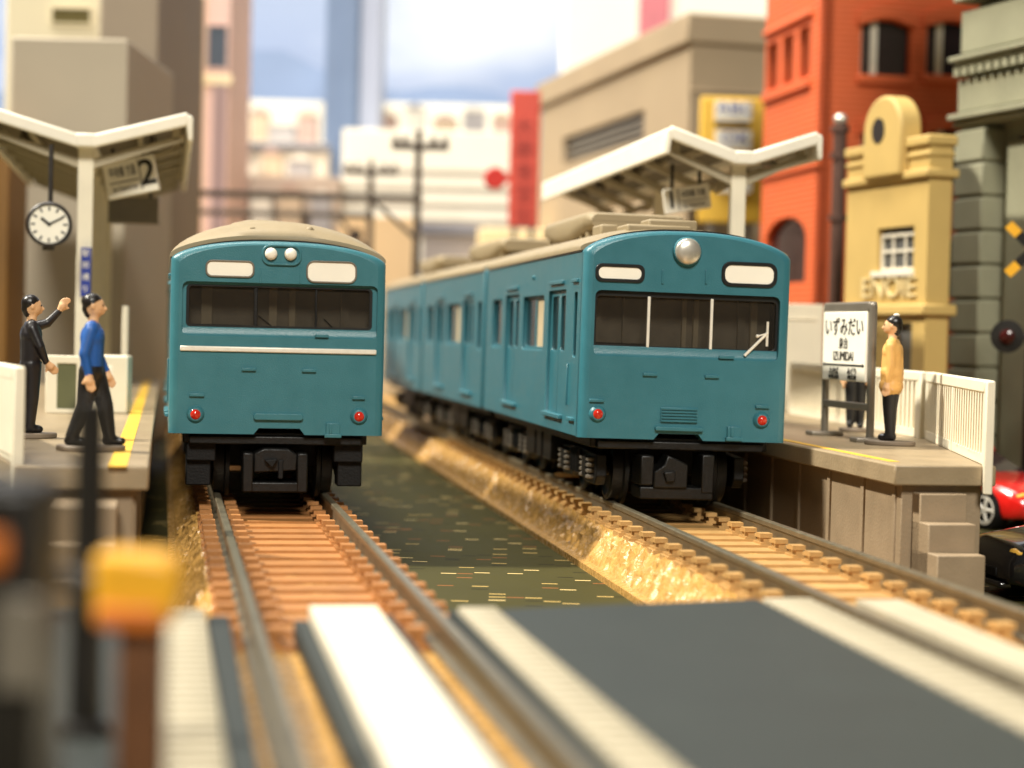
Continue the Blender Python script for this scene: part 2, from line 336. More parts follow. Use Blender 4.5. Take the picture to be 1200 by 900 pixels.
# ------------------------------------------------------------------ trains
W = 9.4
def outline(ins, zb, ze, zt, notch=None, n=22):
    ww = W - ins; e, t = ze - ins * .5, zt - ins * .5
    p = [(-ww, zb)]
    if notch: p += [(notch[0], zb), (notch[0] + .45, zb + notch[2]), (notch[1] - .45, zb + notch[2]), (notch[1], zb)]
    p += [(ww, zb)]
    for i in range(n + 1):
        a = math.pi * i / n; x = math.cos(a); x = math.copysign(abs(x) ** .75, x)
        p.append((ww * x, e + (t - e) * (1 - abs(x) ** 2.3) ** .6))
    return p
def train_car(style, M, label, zb, ze, zt, front=True, L=60, group=None, paint=None):
    paint = paint or teal
    r = root('train_car', (0, 0, 0), label, 'train car', group=group, local=True)
    r.matrix_world = Matrix.Translation(M.translation * S) @ M.to_3x3().to_4x4()
    uv = lambda px, py, y=0: (lambda q: (q.x, q.z))(on(M, px, py, 1, y))
    f = lambda d0: (lambda u, v, d: (u, d0 + d, v))
    y_side0 = 1.1 if front else .4
    # ---- cab face
    if front:
        if style == 'low':      # train on the left: tall windowed front
            wx0, wz1 = uv(214, 329); wx1, wz0 = uv(442, 398); gx0, gz1 = uv(219, 333); gx1, gz0 = uv(436, 387)
            nx0, _ = uv(297, 508); nx1, _ = uv(357, 508)
        else:
            wx0, wz1 = uv(690, 339); wx1, wz0 = uv(914, 424); gx0, gz1 = uv(694, 346); gx1, gz0 = uv(910, 411)
            wx0 = max(wx0, -W + 1.0); wx1 = min(wx1, W - 1.0)
            nx0, _ = uv(766, 510); nx1, _ = uv(824, 512)
        notch = (nx0, nx1, .55)
        R = [(ins, y) for ins, y in ((.75, 0), (.42, .09), (.18, .27), (.05, .5), (0, .8), (0, 1.6))]
        O0 = outline(.75, zb, ze, zt, notch)
        b = MB(); hole = rrect(wx0, wx1, wz0, wz1, .55)
        b.panel(O0, [hole], f(0), .6)
        b.rings([[(x, y, z) for x, z in outline(ins, zb, ze, zt, notch)] for ins, y in R], False, False)
        face = b.build('cab_face', paint, r, smooth=40)
        # recessed window surround with a sloping sill
        fr = rubber if style == 'high' else paint
        b = MB(); b.panel(rrect(wx0 - .04, wx1 + .04, gz0 - .25, wz1 + .06, .4), [rrect(max(gx0, wx0 + .25), min(gx1, wx1 - .25), gz0, gz1, .35)], f(.42), .3)
        wf = b.build('window_frame', fr, r, bevel=.06)
        b = MB(); b.prism([(.05, wz0 - .06), (.58, wz0 - .06), (.58, gz0 - .05), (.40, gz0 - .05), (.33, wz0 + .32), (.22, wz0 + .1)], lambda y, z: (wx0 - .02, y, z), lambda y, z: (wx1 + .02, y, z))
        b.build('window_sill', paint, r, bevel=.08)
        if style == 'low':
            b = MB(); b.panel(rrect(gx0 - .02, gx1 + .02, gz0 - .02, gz1 + .02, .35), [rrect(gx0 + .22, gx1 - .22, gz0 + .16, gz1 - .1, .3)], f(.4), .2)
            b.build('window_seal', rubber, r)
        MB().box(gx0 - .1, gx1 + .1, .66, .72, gz0 - .1, gz1 + .1).build('windscreen', glass, r, smooth=0)
        # mullions
        if style == 'high':
            for px in (761, 835):
                x, _ = uv(px, 380); MB().box(x - .13, x + .13, .36, .62, gz0 - .1, gz1 + .1).build('mullion', trim, r, bevel=.04)
            (x0, z0), (x1, z1), (x2, z2) = uv(873, 417), uv(899, 391), uv(900, 377); _, z3 = uv(900, 406); xa, za = uv(888, 394)
            wp = MB().tube((x0, .18, z0), (x1, .05, z1), .14, .13, 8).tube((x2, .05, z2), (x1 + .02, .05, z3), .12, .12, 8).ball((x1, .05, z1), .17, 8).tube((x1, .05, z1), (xa, .1, za), .08, .08, 6).ball((xa, .1, za), .17, 8)
            wp.build('wiper', trim, r)
        else:
            for px, wd in ((300, .16), (371, .1)):
                x, _ = uv(px, 360); MB().box(x - wd, x + wd, .5, .64, gz0 + .1, gz1 - .1).build('mullion', under, r, bevel=.04)
            for (a, c) in (((303, 370), (318, 382)), ((380, 374), (390, 384))):
                (x0, z0), (x1, z1) = uv(*a), uv(*c); MB().tube((x0, .5, z0), (x1, .45, z1), .06, .06, 6).build('wiper', under, r)
        # driver's cab behind the glass
        b = MB().box(-W + .9, W - .9, 3.4, 3.8, zb + 1, ze - .2); b.build('cab_partition', interior, r, smooth=0)
        bars = ((243, 12, .5), (322, 9, .9), (345, 7, .5), (408, 10, .35)) if style == 'low' else ((708, 10, .35), (826, 6, 0.55), (812, 5, .9), (880, 8, .3), (895, 8, .5), (741, 5, .3))
        for px, wd, tone in bars:
            x, _ = uv(px, 370); MB().box(x - wd / 26, x + wd / 26, 3.0, 3.38, zb + 4, ze - .6).build('partition_post', cream_int if tone > .45 else interior, r, smooth=0)
        MB().box(-W + 1.2, -W + 6.4, 1.2, 2.4, zb + 1, gz0 + .2).build('driver_desk', under, r, bevel=.2)
        # lamps and signs
        def dest(a, c, fm, ins):
            (x0, z1), (x1, z0) = uv(*a), uv(*c); rr = (z1 - z0) * .36
            b = MB(); b.panel(rrect(x0, x1, z0, z1, rr), [rrect(x0 + ins, x1 - ins, z0 + ins, z1 - ins, rr * .75)], f(-.16), .3); fo = b.build('destination_sign', fm, r, bevel=.05)
            b = MB(); b.py(rrect(x0 + ins * .9, x1 - ins * .9, z0 + ins * .9, z1 - ins * .9, rr * .75), -.06, .1); b.build('sign_panel', signw, fo)
        if style == 'low':
            dest((241, 304), (298, 326), steel, .16); dest((359, 305), (418, 333), steel, .16)
            x0, z1 = uv(307, 286); x1, z0 = uv(353, 312)
            b = MB(); b.panel(rrect(x0, x1, z0, z1, .75, 6), [rrect(x0 + .2, x1 - .2, z0 + .2, z1 - .2, .6, 6)], f(-.22), .3); b.build('lamp_casing', paint, r, bevel=.06)
            for px, py in ((317.5, 297.5), (340.5, 298)):
                x, z = uv(px, py); b = MB().lathe((x, .1, z), (0, -1, 0), [(0, .55), (.3, .55), (.42, .5), (.56, .36), (.64, .18), (.66, 0)], 20); b.build('headlamp', signw, r)
            for px in (305.5, 352):
                x, z1 = uv(px, 314); _, z0 = uv(px, 332); MB().box(x - .07, x + .07, -.06, .1, z0, z1).build('panel_seam', paint, r, bevel=.02, seg=1)
            x0, zc = uv(211, 408); x1, _ = uv(441, 413); b = MB().box(x0, x1, -.22, .05, zc - .22, zc + .24); b.build('silver_trim_bar', trim, r, bevel=.1)
            small = [((291.5, 433), 1.25), ((362, 434.5), 1.25), ((230.5, 463), 1.3), ((420, 466.5), 1.15), ((377, 394), 1.2)]
            tails = ((229, 485.5), (420.5, 488)); boxp = (390, 503)
            x0, z1 = uv(297, 484); x1, z0 = uv(355, 493); MB().py(rrect(x0, x1, z0, z1, .25), -.35, .05).build('step_bar', paint, r, bevel=.08)
        else:
            dest((698, 308), (755, 332), rubber, .3); dest((846, 306), (910, 338), rubber, .32)
            x, z = uv(805, 295); MB().lathe((x, .15, z), (0, -1, 0), [(0, 1.32), (.35, 1.3), (.5, 1.22), (.52, 1.1)], 28).build('lamp_ring', paint, r, smooth=50)
            MB().lathe((x, .1, z), (0, -1, 0), [(0, 1.16), (.62, 1.16), (.74, 1.08), (.86, .85), (.95, .5), (.98, 0)], 28).build('headlamp', silver, r, smooth=60)
            for px in (777, 828):
                x, z1 = uv(px, 316); _, z0 = uv(px, 333); MB().box(x - .1, x + .1, -.1, .1, z0, z1).build('panel_seam', paint, r, bevel=.04)
            small = [((761.5, 439), 1.3), ((834, 441.5), 1.3), ((699, 469.5), 1.3), ((893, 477), 1.25), ((851, 419), 1.4)]
            tails = ((700, 485), (892, 492.5)); boxp = (859.5, 507)
            x0, z1 = uv(774, 477); x1, z0 = uv(817, 496); b = MB().box(x0, x1, -.12, .05, z0, z1); b.build('vent_box', paint, r, bevel=.05)
            for i in range(5):
                z = z0 + (z1 - z0) * (i + .5) / 5; MB().box(x0 + .08, x1 - .08, -.26, -.1, z - .09, z + .07).build('louvre', paint, r, bevel=.03, seg=1)
            x0, z1 = uv(767, 499.5); x1, z0 = uv(823, 506); MB().py(rrect(x0, x1, z0, z1, .15), -.4, .05).build('step_bar', paint, r, bevel=.06)
        for (px, py), wd in small:
            x, z = uv(px, py); MB().box(x - wd / 2, x + wd / 2, -.25, .05, z - .13, z + .15).build('handrail', paint, r, bevel=.05)
        for px, py in tails:
            x, z = uv(px, py); t = MB().lathe((x, .1, z), (0, -1, 0), [(0, .78), (.12, .78), (.24, .7), (.42, .56), (.44, .46)], 22).build('tail_lamp', paint, r)
            MB().lathe((x, .0, z), (0, -1, 0), [(0, .44), (.36, .44), (.46, .36), (.54, .18), (.56, 0)], 18).build('lens', redlens, t)
        x, z = uv(*boxp); b = MB().box(x - .62, x + .62, -.3, .05, z - .55, z + .55); b.box(x - .75, x + .75, -.42, .05, z - .75, z - .4); b.box(x - .35, x - .1, -.42, -.2, z - .4, z + .5); b.build('jumper_box', paint, r, bevel=.06)
    else:
        MB().py(outline(0, zb, ze, zt), .15, .75).build('end_wall', paint, r, bevel=.2)
    # ---- body sides with door and window openings
    z0w, z1w = 13.1 + (zb - 5.7), 18.5 + (zb - 5.7)
    doors = [(8.6, 17.6), (35.4, 44.6)]; wins = [(20.2, 32.8), (47.6, 54.6)]
    slit = (3.0, 4.5) if front else (2.0, 5.0)
    for s, nm in ((-1, 'side_wall'), (1, 'side_wall')):
        g2 = lambda u, v, d, s=s: (s * (W - d), u, v)
        holes = [rrect(a, c, zb + 1.5, z1w + .35, .25, 2) for a, c in doors] + [rrect(a, c, z0w, z1w, .3, 3) for a, c in wins] + [rrect(slit[0], slit[1], z0w - .4, z1w, .3, 3)]
        b = MB(); b.panel(rect(y_side0 if front else .75, L - .8, zb, ze + .05), holes, g2, .6); sw = b.build(nm, paint, r, bevel=.05, seg=1)
        for a, c in doors:
            for k in range(2):
                d0 = a + (c - a) * k / 2; d1 = a + (c - a) * (k + 1) / 2
                b = MB(); b.panel(rect(d0 + .04, d1 - .04, zb + 1.45, z1w + .4), [rrect(d0 + .75, d1 - .75, z0w + .1, z1w - .2, .3, 3)], lambda u, v, d, s=s: (s * (W - .3 - d), u, v), .28)
                dl = b.build('door', paint, r, bevel=.04, seg=1)
                MB().box(*sorted((s * (W - .5), s * (W - .45))), d0 + .6, d1 - .6, z0w, z1w).build('pane', dglass, dl, smooth=0)
            MB().box(*sorted((s * (W - .1), s * (W + .38))), a - .2, c + .2, zb + 1.2, zb + 1.6).build('door_step', paint, r, bevel=.06)
            MB().box(*sorted((s * (W - .1), s * (W + .22))), a + 1, c - 1, z1w + .9, z1w + 1.25).build('drip_rail', paint, r, bevel=.05)
        for a, c in wins:
            n = 2 if c - a > 8 else 1
            for k in range(n):
                d0 = a + (c - a) * k / n; d1 = a + (c - a) * (k + 1) / n
                b = MB(); b.panel(rect(d0, d1, z0w - .02, z1w + .02), [rrect(d0 + .45, d1 - .45, z0w + .35, z1w - .35, .25, 3)], lambda u, v, d, s=s: (s * (W - .35 - d), u, v), .2); wfm = b.build('window_frame', paint, r, bevel=.03, seg=1)
                MB().box(*sorted((s * (W - .5), s * (W - .45))), d0 + .3, d1 - .3, z0w + .2, z1w - .2).build('pane', dglass if (k + n) % 2 else cream_int, wfm, smooth=0)
        MB().box(*sorted((s * (W - .55), s * (W - .45))), slit[0] - .1, slit[1] + .1, z0w - .5, z1w + .1).build('pane', dglass, r, smooth=0)
        if front:
            MB().box(*sorted((s * (W - .1), s * (W + .16))), 6.1, 6.3, zb + 2.6, z0w - 1).build('handrail', paint, r, bevel=.03, seg=1)
            MB().box(*sorted((s * (W - .1), s * (W + .3))), 2.6, 5.2, zb + 1.3, zb + 1.6).build('door_step', paint, r, bevel=.05)
            MB().box(*sorted((s * (W - .1), s * (W + .22))), 2.6, 5.2, z1w + .9, z1w + 1.2).build('drip_rail', paint, r, bevel=.05)
            MB().ball((s * W, 26.5, ze - 1.6), .25, 8).build('side_lamp', paint, r)
        MB().box(*sorted((s * (W - .5), s * (W + .05))), y_side0 + .6, L - .9, ze + .06, ze + .22).build('gutter', rubber, r, smooth=0)
    b = MB(); b.py(outline(0, zb, ze, zt), L - .8, L - .15).build('end_wall', paint, r, bevel=.2)
    # ---- roof
    prof = [p for p in outline(-.12, ze + .22, ze + .45, zt + (1.6 if style == 'low' else .5))]
    ys = [y_side0 + .72, y_side0 + 1.4, y_side0 + 4, L - 3, L - .9]
    top = zt + (2.2 if style == 'low' else .5)
    if style == 'low':
        prof = [(-W - .12, ze + .22), (W + .12, ze + .22)] + [((W + .12) * math.cos(math.pi * i / 22), ze + .45 + (top - ze - .45) * math.sin(math.pi * i / 22) ** (.85 if i in (0, 22) else 1.25)) for i in range(23)]
    b = MB(); b.rings([[(x, y, z if z < ze + .5 else ze + .45 + (z - ze - .45) * k) for x, z in prof] for y, k in zip(ys, (.55, .72, .95, 1, .92))])
    rf = b.build('roof', roofm, r, smooth=50)
    if front: MB().py(outline(.06, ze - .5, ze, zt + .22), 1.55, 1.8).build('roof_seam', rubber, r, smooth=50)
    MB().box(-W + .65, W - .65, 4.5, L - .9, zb + .2, zb + .6).build('floor', interior, r, smooth=0)
    if style == 'low' and front:
        MB().lathe((-1.2, 8.5, top - 1.2), (0, 0, 1), [(0, 3.6), (.5, 3.4), (.9, 2.7), (1.2, 1.5), (1.3, 0)], 28).build('ventilator', roofm, r, smooth=60)
        MB().box(-2.6, -2.1, 2.6, 3.8, zt - .4, zt + 1.3).build('whistle', roofm, r, bevel=.1)
        x, _ = uv(366, 285); MB().tube((x, 3.4, zt - .8), (x, 3.4, zt + 1.1), .34, .3, 12).ball((x, 3.4, zt + 1.15), .42, 10).build('antenna', roofm, r)
        for k in range(2): MB().lathe((0, 26 + 16 * k, top - .4), (0, 0, 1), [(0, 3.6), (.6, 3.4), (1.1, 2.2), (1.25, 0)], 24).build('ventilator', roofm, r, smooth=60)
    if style == 'high':
        for k, yy in enumerate(((22, 47),) if front else ((16, 44),)):
            a, c = yy
            b = MB(); b.rings([[(x, y, z) for x, z in rrect(-5.2 + i, 5.2 - i, top - .1 + j, top + 2.4 - i * .4, .7, 3)] for y, i, j in ((a, .6, .9), (a + 1.2, .0, .7), (a + 9, 0, .0), (c - 9, 0, 0), (c - 1.2, 0, .7), (c, .8, .9))])
            ac = b.build('air_conditioner', roofm, r, smooth=40)
            for yq in (a + 2, a + 5, c - 5, c - 2): 
                for s in (-1, 1): MB().box(s * 4.2 - .5, s * 4.2 + .5, yq - .5, yq + .5, top - .9, top + .75).build('mounting_foot', roofm, ac, bevel=.1)
            MB().tube((5.4, a - 8, top + .3), (5.4, c, top + .3), .16, .16, 6).build('roof_conduit', roofm, r)
        if front:
            for x0, x1, y0, y1, h in ((-4.8, 1.2, 4.5, 10, .55), (-2.6, 2.0, 5.5, 9, 1.15), (-6.3, -4.6, 9, 13, .7)):
                MB().box(x0, x1, y0, y1, top - 1.3, top - .35 + h).build('roof_vent', roofm, r, bevel=.2)
    # ---- underframe, bogies, coupler
    MB().box(-W + 1.3, W - 1.3, 1.4, L - 1.2, zb - .9, zb + .12).build('underframe', under, r, bevel=.1)
    for yb in (12.5, L - 12.5):
        bg_ = MB().box(-5.2, 5.2, yb - 7, yb + 7, 2.6, zb - .7).build('bogie', black, r, bevel=.2)
        for s in (-1, 1):
            b = MB(); b.px([(yb - 8.4, 2.3), (yb - 7.6, 1.5), (yb - 3.6, 1.5), (yb - 2.6, 2.0), (yb + 2.6, 2.0), (yb + 3.6, 1.5), (yb + 7.6, 1.5), (yb + 8.4, 2.3), (yb + 8.2, 4.3), (yb + 2, 4.5), (yb - 2, 4.5), (yb - 8.2, 4.3)], s * 5.9, s * 6.9)
            sf = b.build('side_frame', under, bg_, bevel=.12)
            for ya in (yb - 5.4, yb + 5.4):
                MB().box(*sorted((s * 6.8, s * 7.5)), ya - .9, ya + .9, 2.0, 4.0).build('axle_box', under, bg_, bevel=.15)
                for q in (-1.5, 1.5):
                    b = MB()
                    for k in range(4): b.lathe((s * 7.1, ya + q, 2.0 + k * .52), (0, 0, 1), [(0, .3), (.1, .5), (.3, .5), (.4, .3)], 10)
                    b.build('spring', steel, bg_)
                wl = MB()
                for q in (-1, 1):
                    wl.lathe((q * 3.9, ya, 2.9), (q, 0, 0), [(0, 3.3), (.35, 3.25), (.5, 2.92), (1.4, 2.86), (1.5, 2.5), (1.3, 2.2), (1.3, .7), (1.5, .6), (1.5, 0)], 24)
                wl.tube((-4.5, ya, 2.9), (4.5, ya, 2.9), .5, .5, 10)
                if s == 1: wl.build('wheelset', under, bg_, smooth=40)
            for q in (-1.2, 0, 1.2):
                MB().tube((s * 7.05, yb + q, 2.2), (s * 7.05, yb + q, 4.4), .42, .42, 10).build('spring', under, bg_)
    for s in (-1, 1):
        for y0, y1 in ((22.5, 27), (28, 31), (32, 37.5)): MB().box(*sorted((s * 5, s * 7.8)), y0, y1, 2.4, zb - .5).build('equipment_box', under, r, bevel=.15)
    if front:
        b = MB()
        if style == 'low':
            x0, z1 = uv(284, 524, 1); x1, z0 = uv(359, 576, 1)
            b.box(x0, x0 + .95, -.2, 3.5, z0, z1 - .4); b.box(x1 - .95, x1, -.2, 3.5, z0, z1 - .4); b.box(x0, x1, -.15, 3.4, z0 + .0, z0 + .9)
            cx = (x0 + x1) / 2; b.build('coupler_pocket', under, r, bevel=.14)
            MB().py([(cx - 1.9, z0 + 1.7), (cx + 1.9, z0 + 1.9), (cx + 1.95, z1 - .5), (cx + 1.1, z1 - .02), (cx - 1.0, z1), (cx - 1.9, z1 - .45)], -.1, 2.6).build('coupler_plate', under, r, bevel=.16)
            MB().py([(cx - 1.0, z1 - 1.0), (cx + .2, z1 - .9), (cx - .3, z1 - 1.7)], -.8, .4).box(cx + .25, cx + .7, -.3, .5, z0 + 1.2, z1 - 1).build('coupler', black, r, bevel=.08)
            for q in (-1, 1): MB().box(q * 6.7 - 1.1, q * 6.7 + 1.1, 2.2, 5, 1.0, zb - .8).box(q * 6.5 - 1.3, q * 6.5 + 1.3, 1.6, 4, 3.2, zb - .6).build('brake_gear', black, r, bevel=.12)
        else:
            x0, z1 = uv(748, 530, 1); x1, z0 = uv(832, 580, 1); cx = uv(780, 555, 1)[0]
            b.box(x0, x0 + 1.2, -.2, 3.5, z0 + .8, z1 - .2); b.box(x1 - 1.15, x1, -.2, 3.5, z0 + .2, z1); b.box(x0, x1, -.1, 3.4, z0 - .4, z0 + .7); b.build('coupler_pocket', under, r, bevel=.14)
            MB().py([(cx - 1.4, z0 + .6), (cx + 1.7, z0 + .6), (cx + 1.7, z1 - .9), (cx + .6, z1 - .4), (cx - .2, z1 - .1), (cx - .5, z1 - 1.0), (cx - 1.4, z1 - 1.6)], -.4, 2.6).build('coupler_plate', under, r, bevel=.15)
            MB().py([(cx - .6, z1 - 1.6), (cx + .5, z1 - 1.5), (cx + .45, z1 - 2.4), (cx - .3, z1 - 2.5)], -.8, .2).build('coupler', under, r, bevel=.1)
        MB().box(-W + 1.8, W - 1.8, .7, 2, zb - .95, zb - .2).build('end_beam', under, r, bevel=.12)
    else:
        MB().box(-1, 1, -2.2, 2, 3.3, 4.6).build('coupler', under, r, bevel=.2)
    MB().box(-1, 1, L - 1.5, L + .6, 3.3, 4.6).build('coupler', under, r, bevel=.2)
    return r
ML = frame((XL, YL, RT), (0, 0, TL))
MR = frame((XR, YR, RT), (0, .012, TR))
train_car('low', ML, 'teal train front with silver trim bar and twin small headlamps', 5.7, 20.9, 22.7, group='teal train cars')
train_car('high', MR, 'teal train front with one big round headlamp and silver wiper', 6.0, 22.3, 24.5, group='teal train cars', paint=teal2)
M2 = ML @ Matrix.Translation((0, 61.5, 0)); train_car('low', M2, 'teal car coupled behind the train with the silver trim bar', 5.7, 20.9, 22.7, False, group='teal train cars')
MR2 = frame(MR @ Vector((0, 61.2, 0)) , (0, .008, TR + .012)); train_car('high', MR2, 'teal car coupled behind the front with the big round headlamp', 6.0, 22.3, 24.5, False, group='teal train cars', paint=teal2)
MR3 = frame(MR2 @ Vector((0, 61.2, 0)), (0, .004, TR + .006)); train_car('high', MR3, 'rearmost teal car of the right train, just beside the left train', 6.0, 22.3, 24.5, False, group='teal train cars', paint=teal2)
# ------------------------------------------------------------------ platforms
PT = RT + 5.7
def platform(name, top, label, cx, cy, ang, wall_in, steps, line, rib_pts):
    r = root(name, (top[0][0], top[0][1], 0), label, 'platform')
    cen = Vector((sum(p[0] for p in top) / len(top), sum(p[1] for p in top) / len(top)))
    MB().pz(top, PT - 1.6, PT).build('deck', plat_top, r, bevel=.15)
    # wall ring inside the overhang
    wl = []
    n = len(top)
    for i in range(n):
        p0, p, p1 = [Vector(top[k]) for k in ((i - 1) % n, i, (i + 1) % n)]
        a, b = (p0 - p).normalized(), (p1 - p).normalized(); d = (a + b)
        cr = a.cross(b) if hasattr(a, 'cross') else 1
        d = d.normalized() if d.length > .05 else Vector((-(b.y), b.x))
        if (cen - p).dot(d) < 0: d = -d
        sn = max(.3, abs(a.x * d.y - a.y * d.x)); wl.append((p + d * wall_in / sn)[:])
    MB().pz(wl, .0, PT - 1.6).build('wall', conc, r, bevel=.1)
    M = frame((cx, cy, 0), (0, 0, ang))
    for u, v in rib_pts: MB().box(u - .16, u + .5, v - .35, v + .35, 0, PT - 1.62, M).build('wall_rib', conc, r, bevel=.08)
    for (u0, u1, v0, v1, z) in steps: MB().box(u0, u1, v0, v1, 0, z, M).build('step', conc, r, bevel=.1)
    for (u0, u1, v0, v1) in line: MB().box(u0, u1, v0, v1, PT - .02, PT + .04, M).build('yellow_line', yellowline, r, smooth=0)
    return r
PO = 10.7
ptop = [(lineR(144, PO), 144), (37.7, 145.4), (42.3, 184), (37.3, 240), (lineR(420, PO) + 22, 422), (lineR(420, PO), 420)]
platform('station_platform', ptop, 'grey-brown station platform beside the train on the right, stairs at its end', XR, YR, TR, 1.0,
         [(12.6 + .0, 16.4, -24.6 - 1.9 * k, -20, 8.75 - 2.15 * k) for k in range(3)], [(PO + .9, PO + 1.7, -20.5, 250)],
         [(PO + .95, v) for v in (-14.5, -6, 2.5, 11, 20, 30)] + [(PO + 1.0, -21.6)])
ltop = [(lineL(124, -PO), 124), (lineL(420, -PO), 420), (lineL(420, -PO) - 26, 424), (-60, 222), (-50, 166), (-32.4, 122.6)]
platform('station_platform', ltop, 'station platform with yellow line beside the train on the left', XL, YL, TL, 1.0,
         [(-16.6, -12.6, -45.6 - 1.9 * k, -40, 8.75 - 2.15 * k) for k in range(3)], [(-PO - 2.6, -PO - 1.4, -40.2, 250)],
         [(-PO - 1.3, v) for v in (-38, -28, -18, -8)])
# paving seams on the platform tops are part of the moulded surface; fences
def fence(p0, p1, h, label, z0=PT - 2.2, group='white platform fence panels', slats=True, pitch=1.45, side=-1):
    p0, p1 = Vector((*p0, 0)), Vector((*p1, 0)); d = p1 - p0; L = d.length; a = math.atan2(d.y, d.x)
    r = root('fence_panel', (p0.x, p0.y, z0), label, 'fence', (0, 0, a), group, local=True)
    hh = h + (PT - z0)
    MB().box(0, 1.1, -.35, .35, 0, hh).build('post', cream, r, bevel=.12)
    MB().box(L - .8, L, -.35, .35, (PT - z0), hh).build('post', cream, r, bevel=.12)
    MB().box(.8, L - .5, -.42, .42, hh - .95, hh + .02).build('top_rail', cream, r, bevel=.12)
    MB().box(.8, L - .5, -.3, .3, PT - z0 + .02, PT - z0 + .9).build('bottom_rail', cream, r, bevel=.08)
    MB().box(.9, L - .6, *sorted((side * .3, side * .4)), PT - z0 + .5, hh - .5).build('backing', cream, r, smooth=0)
    me = MB().box(-.40, .40, *sorted((-side * .3, side * .31)), PT - z0 + .6, hh - .6).mesh('slat', cream, smooth=0)
    x = 1.5
    k = 0
    while x < L - 1.1:
        inst('slat', me, r, (x, 0, 0)); x += pitch; k += 1
    for q in range(1, max(2, int(L // 14))): 
        MB().box(L * q / max(2, int(L // 14)) - .25, L * q / max(2, int(L // 14)) + .25, -.36, .36, PT - z0, hh - .2).build('stud', cream, r, bevel=.08)
    return r
fence((36.9, 144.6), (40.9, 184), 6.6, 'white slatted fence panel nearest the camera on the right platform')
fence((40.6, 185), (35.8, 240), 6.6, 'white slatted fence behind the figure in the beige coat and the station sign')
tp = P(944, 400, 246)
r = root('white_wall_panel', (tp.x, 246, PT), 'tall plain white panel standing behind the right train, left of station sign', 'panel')
MB().box(tp.x - 6, tp.x + 2.3, 246, 247, PT, PT + 14.2).build('board', cream, r, bevel=.15)
MB().box(tp.x - 6, tp.x + 1.4, 245.8, 246.05, PT + 12.1, PT + 12.4).build('ledge', cream, r, bevel=.05)
MB().box(tp.x - 2.0, tp.x - 1.2, 245.7, 246.05, PT, PT + 6).build('stud', cream, r, bevel=.05)
fence((-32.3, 123.2), (-48.4, 163), 6.4, 'blurred white fence panel at the end of the left platform', side=1)
# ------------------------------------------------------------------ butterfly canopies
def canopy(label, px, Y, ang, zt, half, rise, length, lefttip=True):
    b0 = P(px, 170, Y); x0 = b0.x
    canm = mat('canopy_shaded_underside', (112, 102, 84), .6, var=.08); ribm = mat('canopy_rib', (176, 164, 138), .55, var=.06)  # wing colour darkened to carry the shade under the canopy
    r = root('platform_canopy', (x0, Y, PT), label, 'canopy', (0, 0, ang), 'platform canopies', local=True)
    H = zt - PT
    pts_top = [(-half, H + rise), (-half + .9, H + rise + .25), (0 - .9, H + .35), (.9, H + .35), (half - .9, H + rise + .25), (half, H + rise)]
    # two wings and a valley gutter
    for s in (-1, 1):
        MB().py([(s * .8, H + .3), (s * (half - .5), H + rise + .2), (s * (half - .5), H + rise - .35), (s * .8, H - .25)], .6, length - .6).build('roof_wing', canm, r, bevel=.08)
        MB().py([(s * (half - .9), H + rise + .35), (s * half, H + rise + .05), (s * half, H + rise - 2.7), (s * (half - .55), H + rise - 2.7)], .0, length).build('eave_fascia', white, r, bevel=.25)
        MB().py([(s * .7, H + .5), (s * (half - .6), H + rise + .5), (s * (half - .6), H + rise - 1.0), (s * .7, H - 1.0)], -.02, .75).build('end_fascia', white, r, bevel=.25)
        MB().py([(s * .7, H + .5), (s * (half - .6), H + rise + .42), (s * (half - .6), H + rise - .95), (s * .7, H - .9)], length - .8, length).build('end_fascia', white, r, bevel=.2)
        y = 2.2
        while y < length - 2:
            MB().py([(s * .7, H - 2.0), (s * (half - 1), H + rise - 1.75), (s * (half - 1), H + rise - 2.5), (s * .7, H - 3.1)], y, y + .8).build('rib', ribm, r, bevel=.08); MB().box(*sorted((s * (half - 2.2), s * (half - 1.4))), y, y + .8, H + rise - 2.4, H + rise - .6).build('hanger', ribm, r); y += 12.5
        MB().py([(s * (half * .5 - .3), H + rise * .5 - .4), (s * (half * .5 + .3), H + rise * .5 - .4), (s * (half * .5 + .3), H + rise * .5 - 1.1), (s * (half * .5 - .3), H + rise * .5 - 1.1)], 1, length - 1).build('purlin', ribm, r, bevel=.05)
        for y in range(9, int(length) - 4, 11):
            MB().lathe((s * half * .62, y, H + rise * .6 - 1.9), (0, 0, 1), [(0, 0), (.1, .9), (.5, 1.0), (.9, .5), (1.6, .3)], 12).build('ceiling_lamp', steel, r)
    MB().py([(-1.1, H + .62), (1.1, H + .62), (1.1, H - .9), (-1.1, H - .9)], -.06, length + .02).build('valley_gutter', white, r, bevel=.25)
    y = 2.6
    while y < length:
        MB().box(-.85, .85, y - .6, y + .6, 0, H - .7).build('post', cream, r, bevel=.15); y += 37
    return r
VZ = P(868, 183, 208).z
can_r = canopy('white butterfly canopy with number 1 sign above the right train', 873, 208, TR, VZ, 9.0, 2.6, 79)
can_l = canopy('butterfly canopy with number 2 sign and clock, left of both trains', 100, 206, TL, VZ, 11.6, 2.9, 80)
ink = mat('black_ink', (28, 24, 20), .6, var=.1)
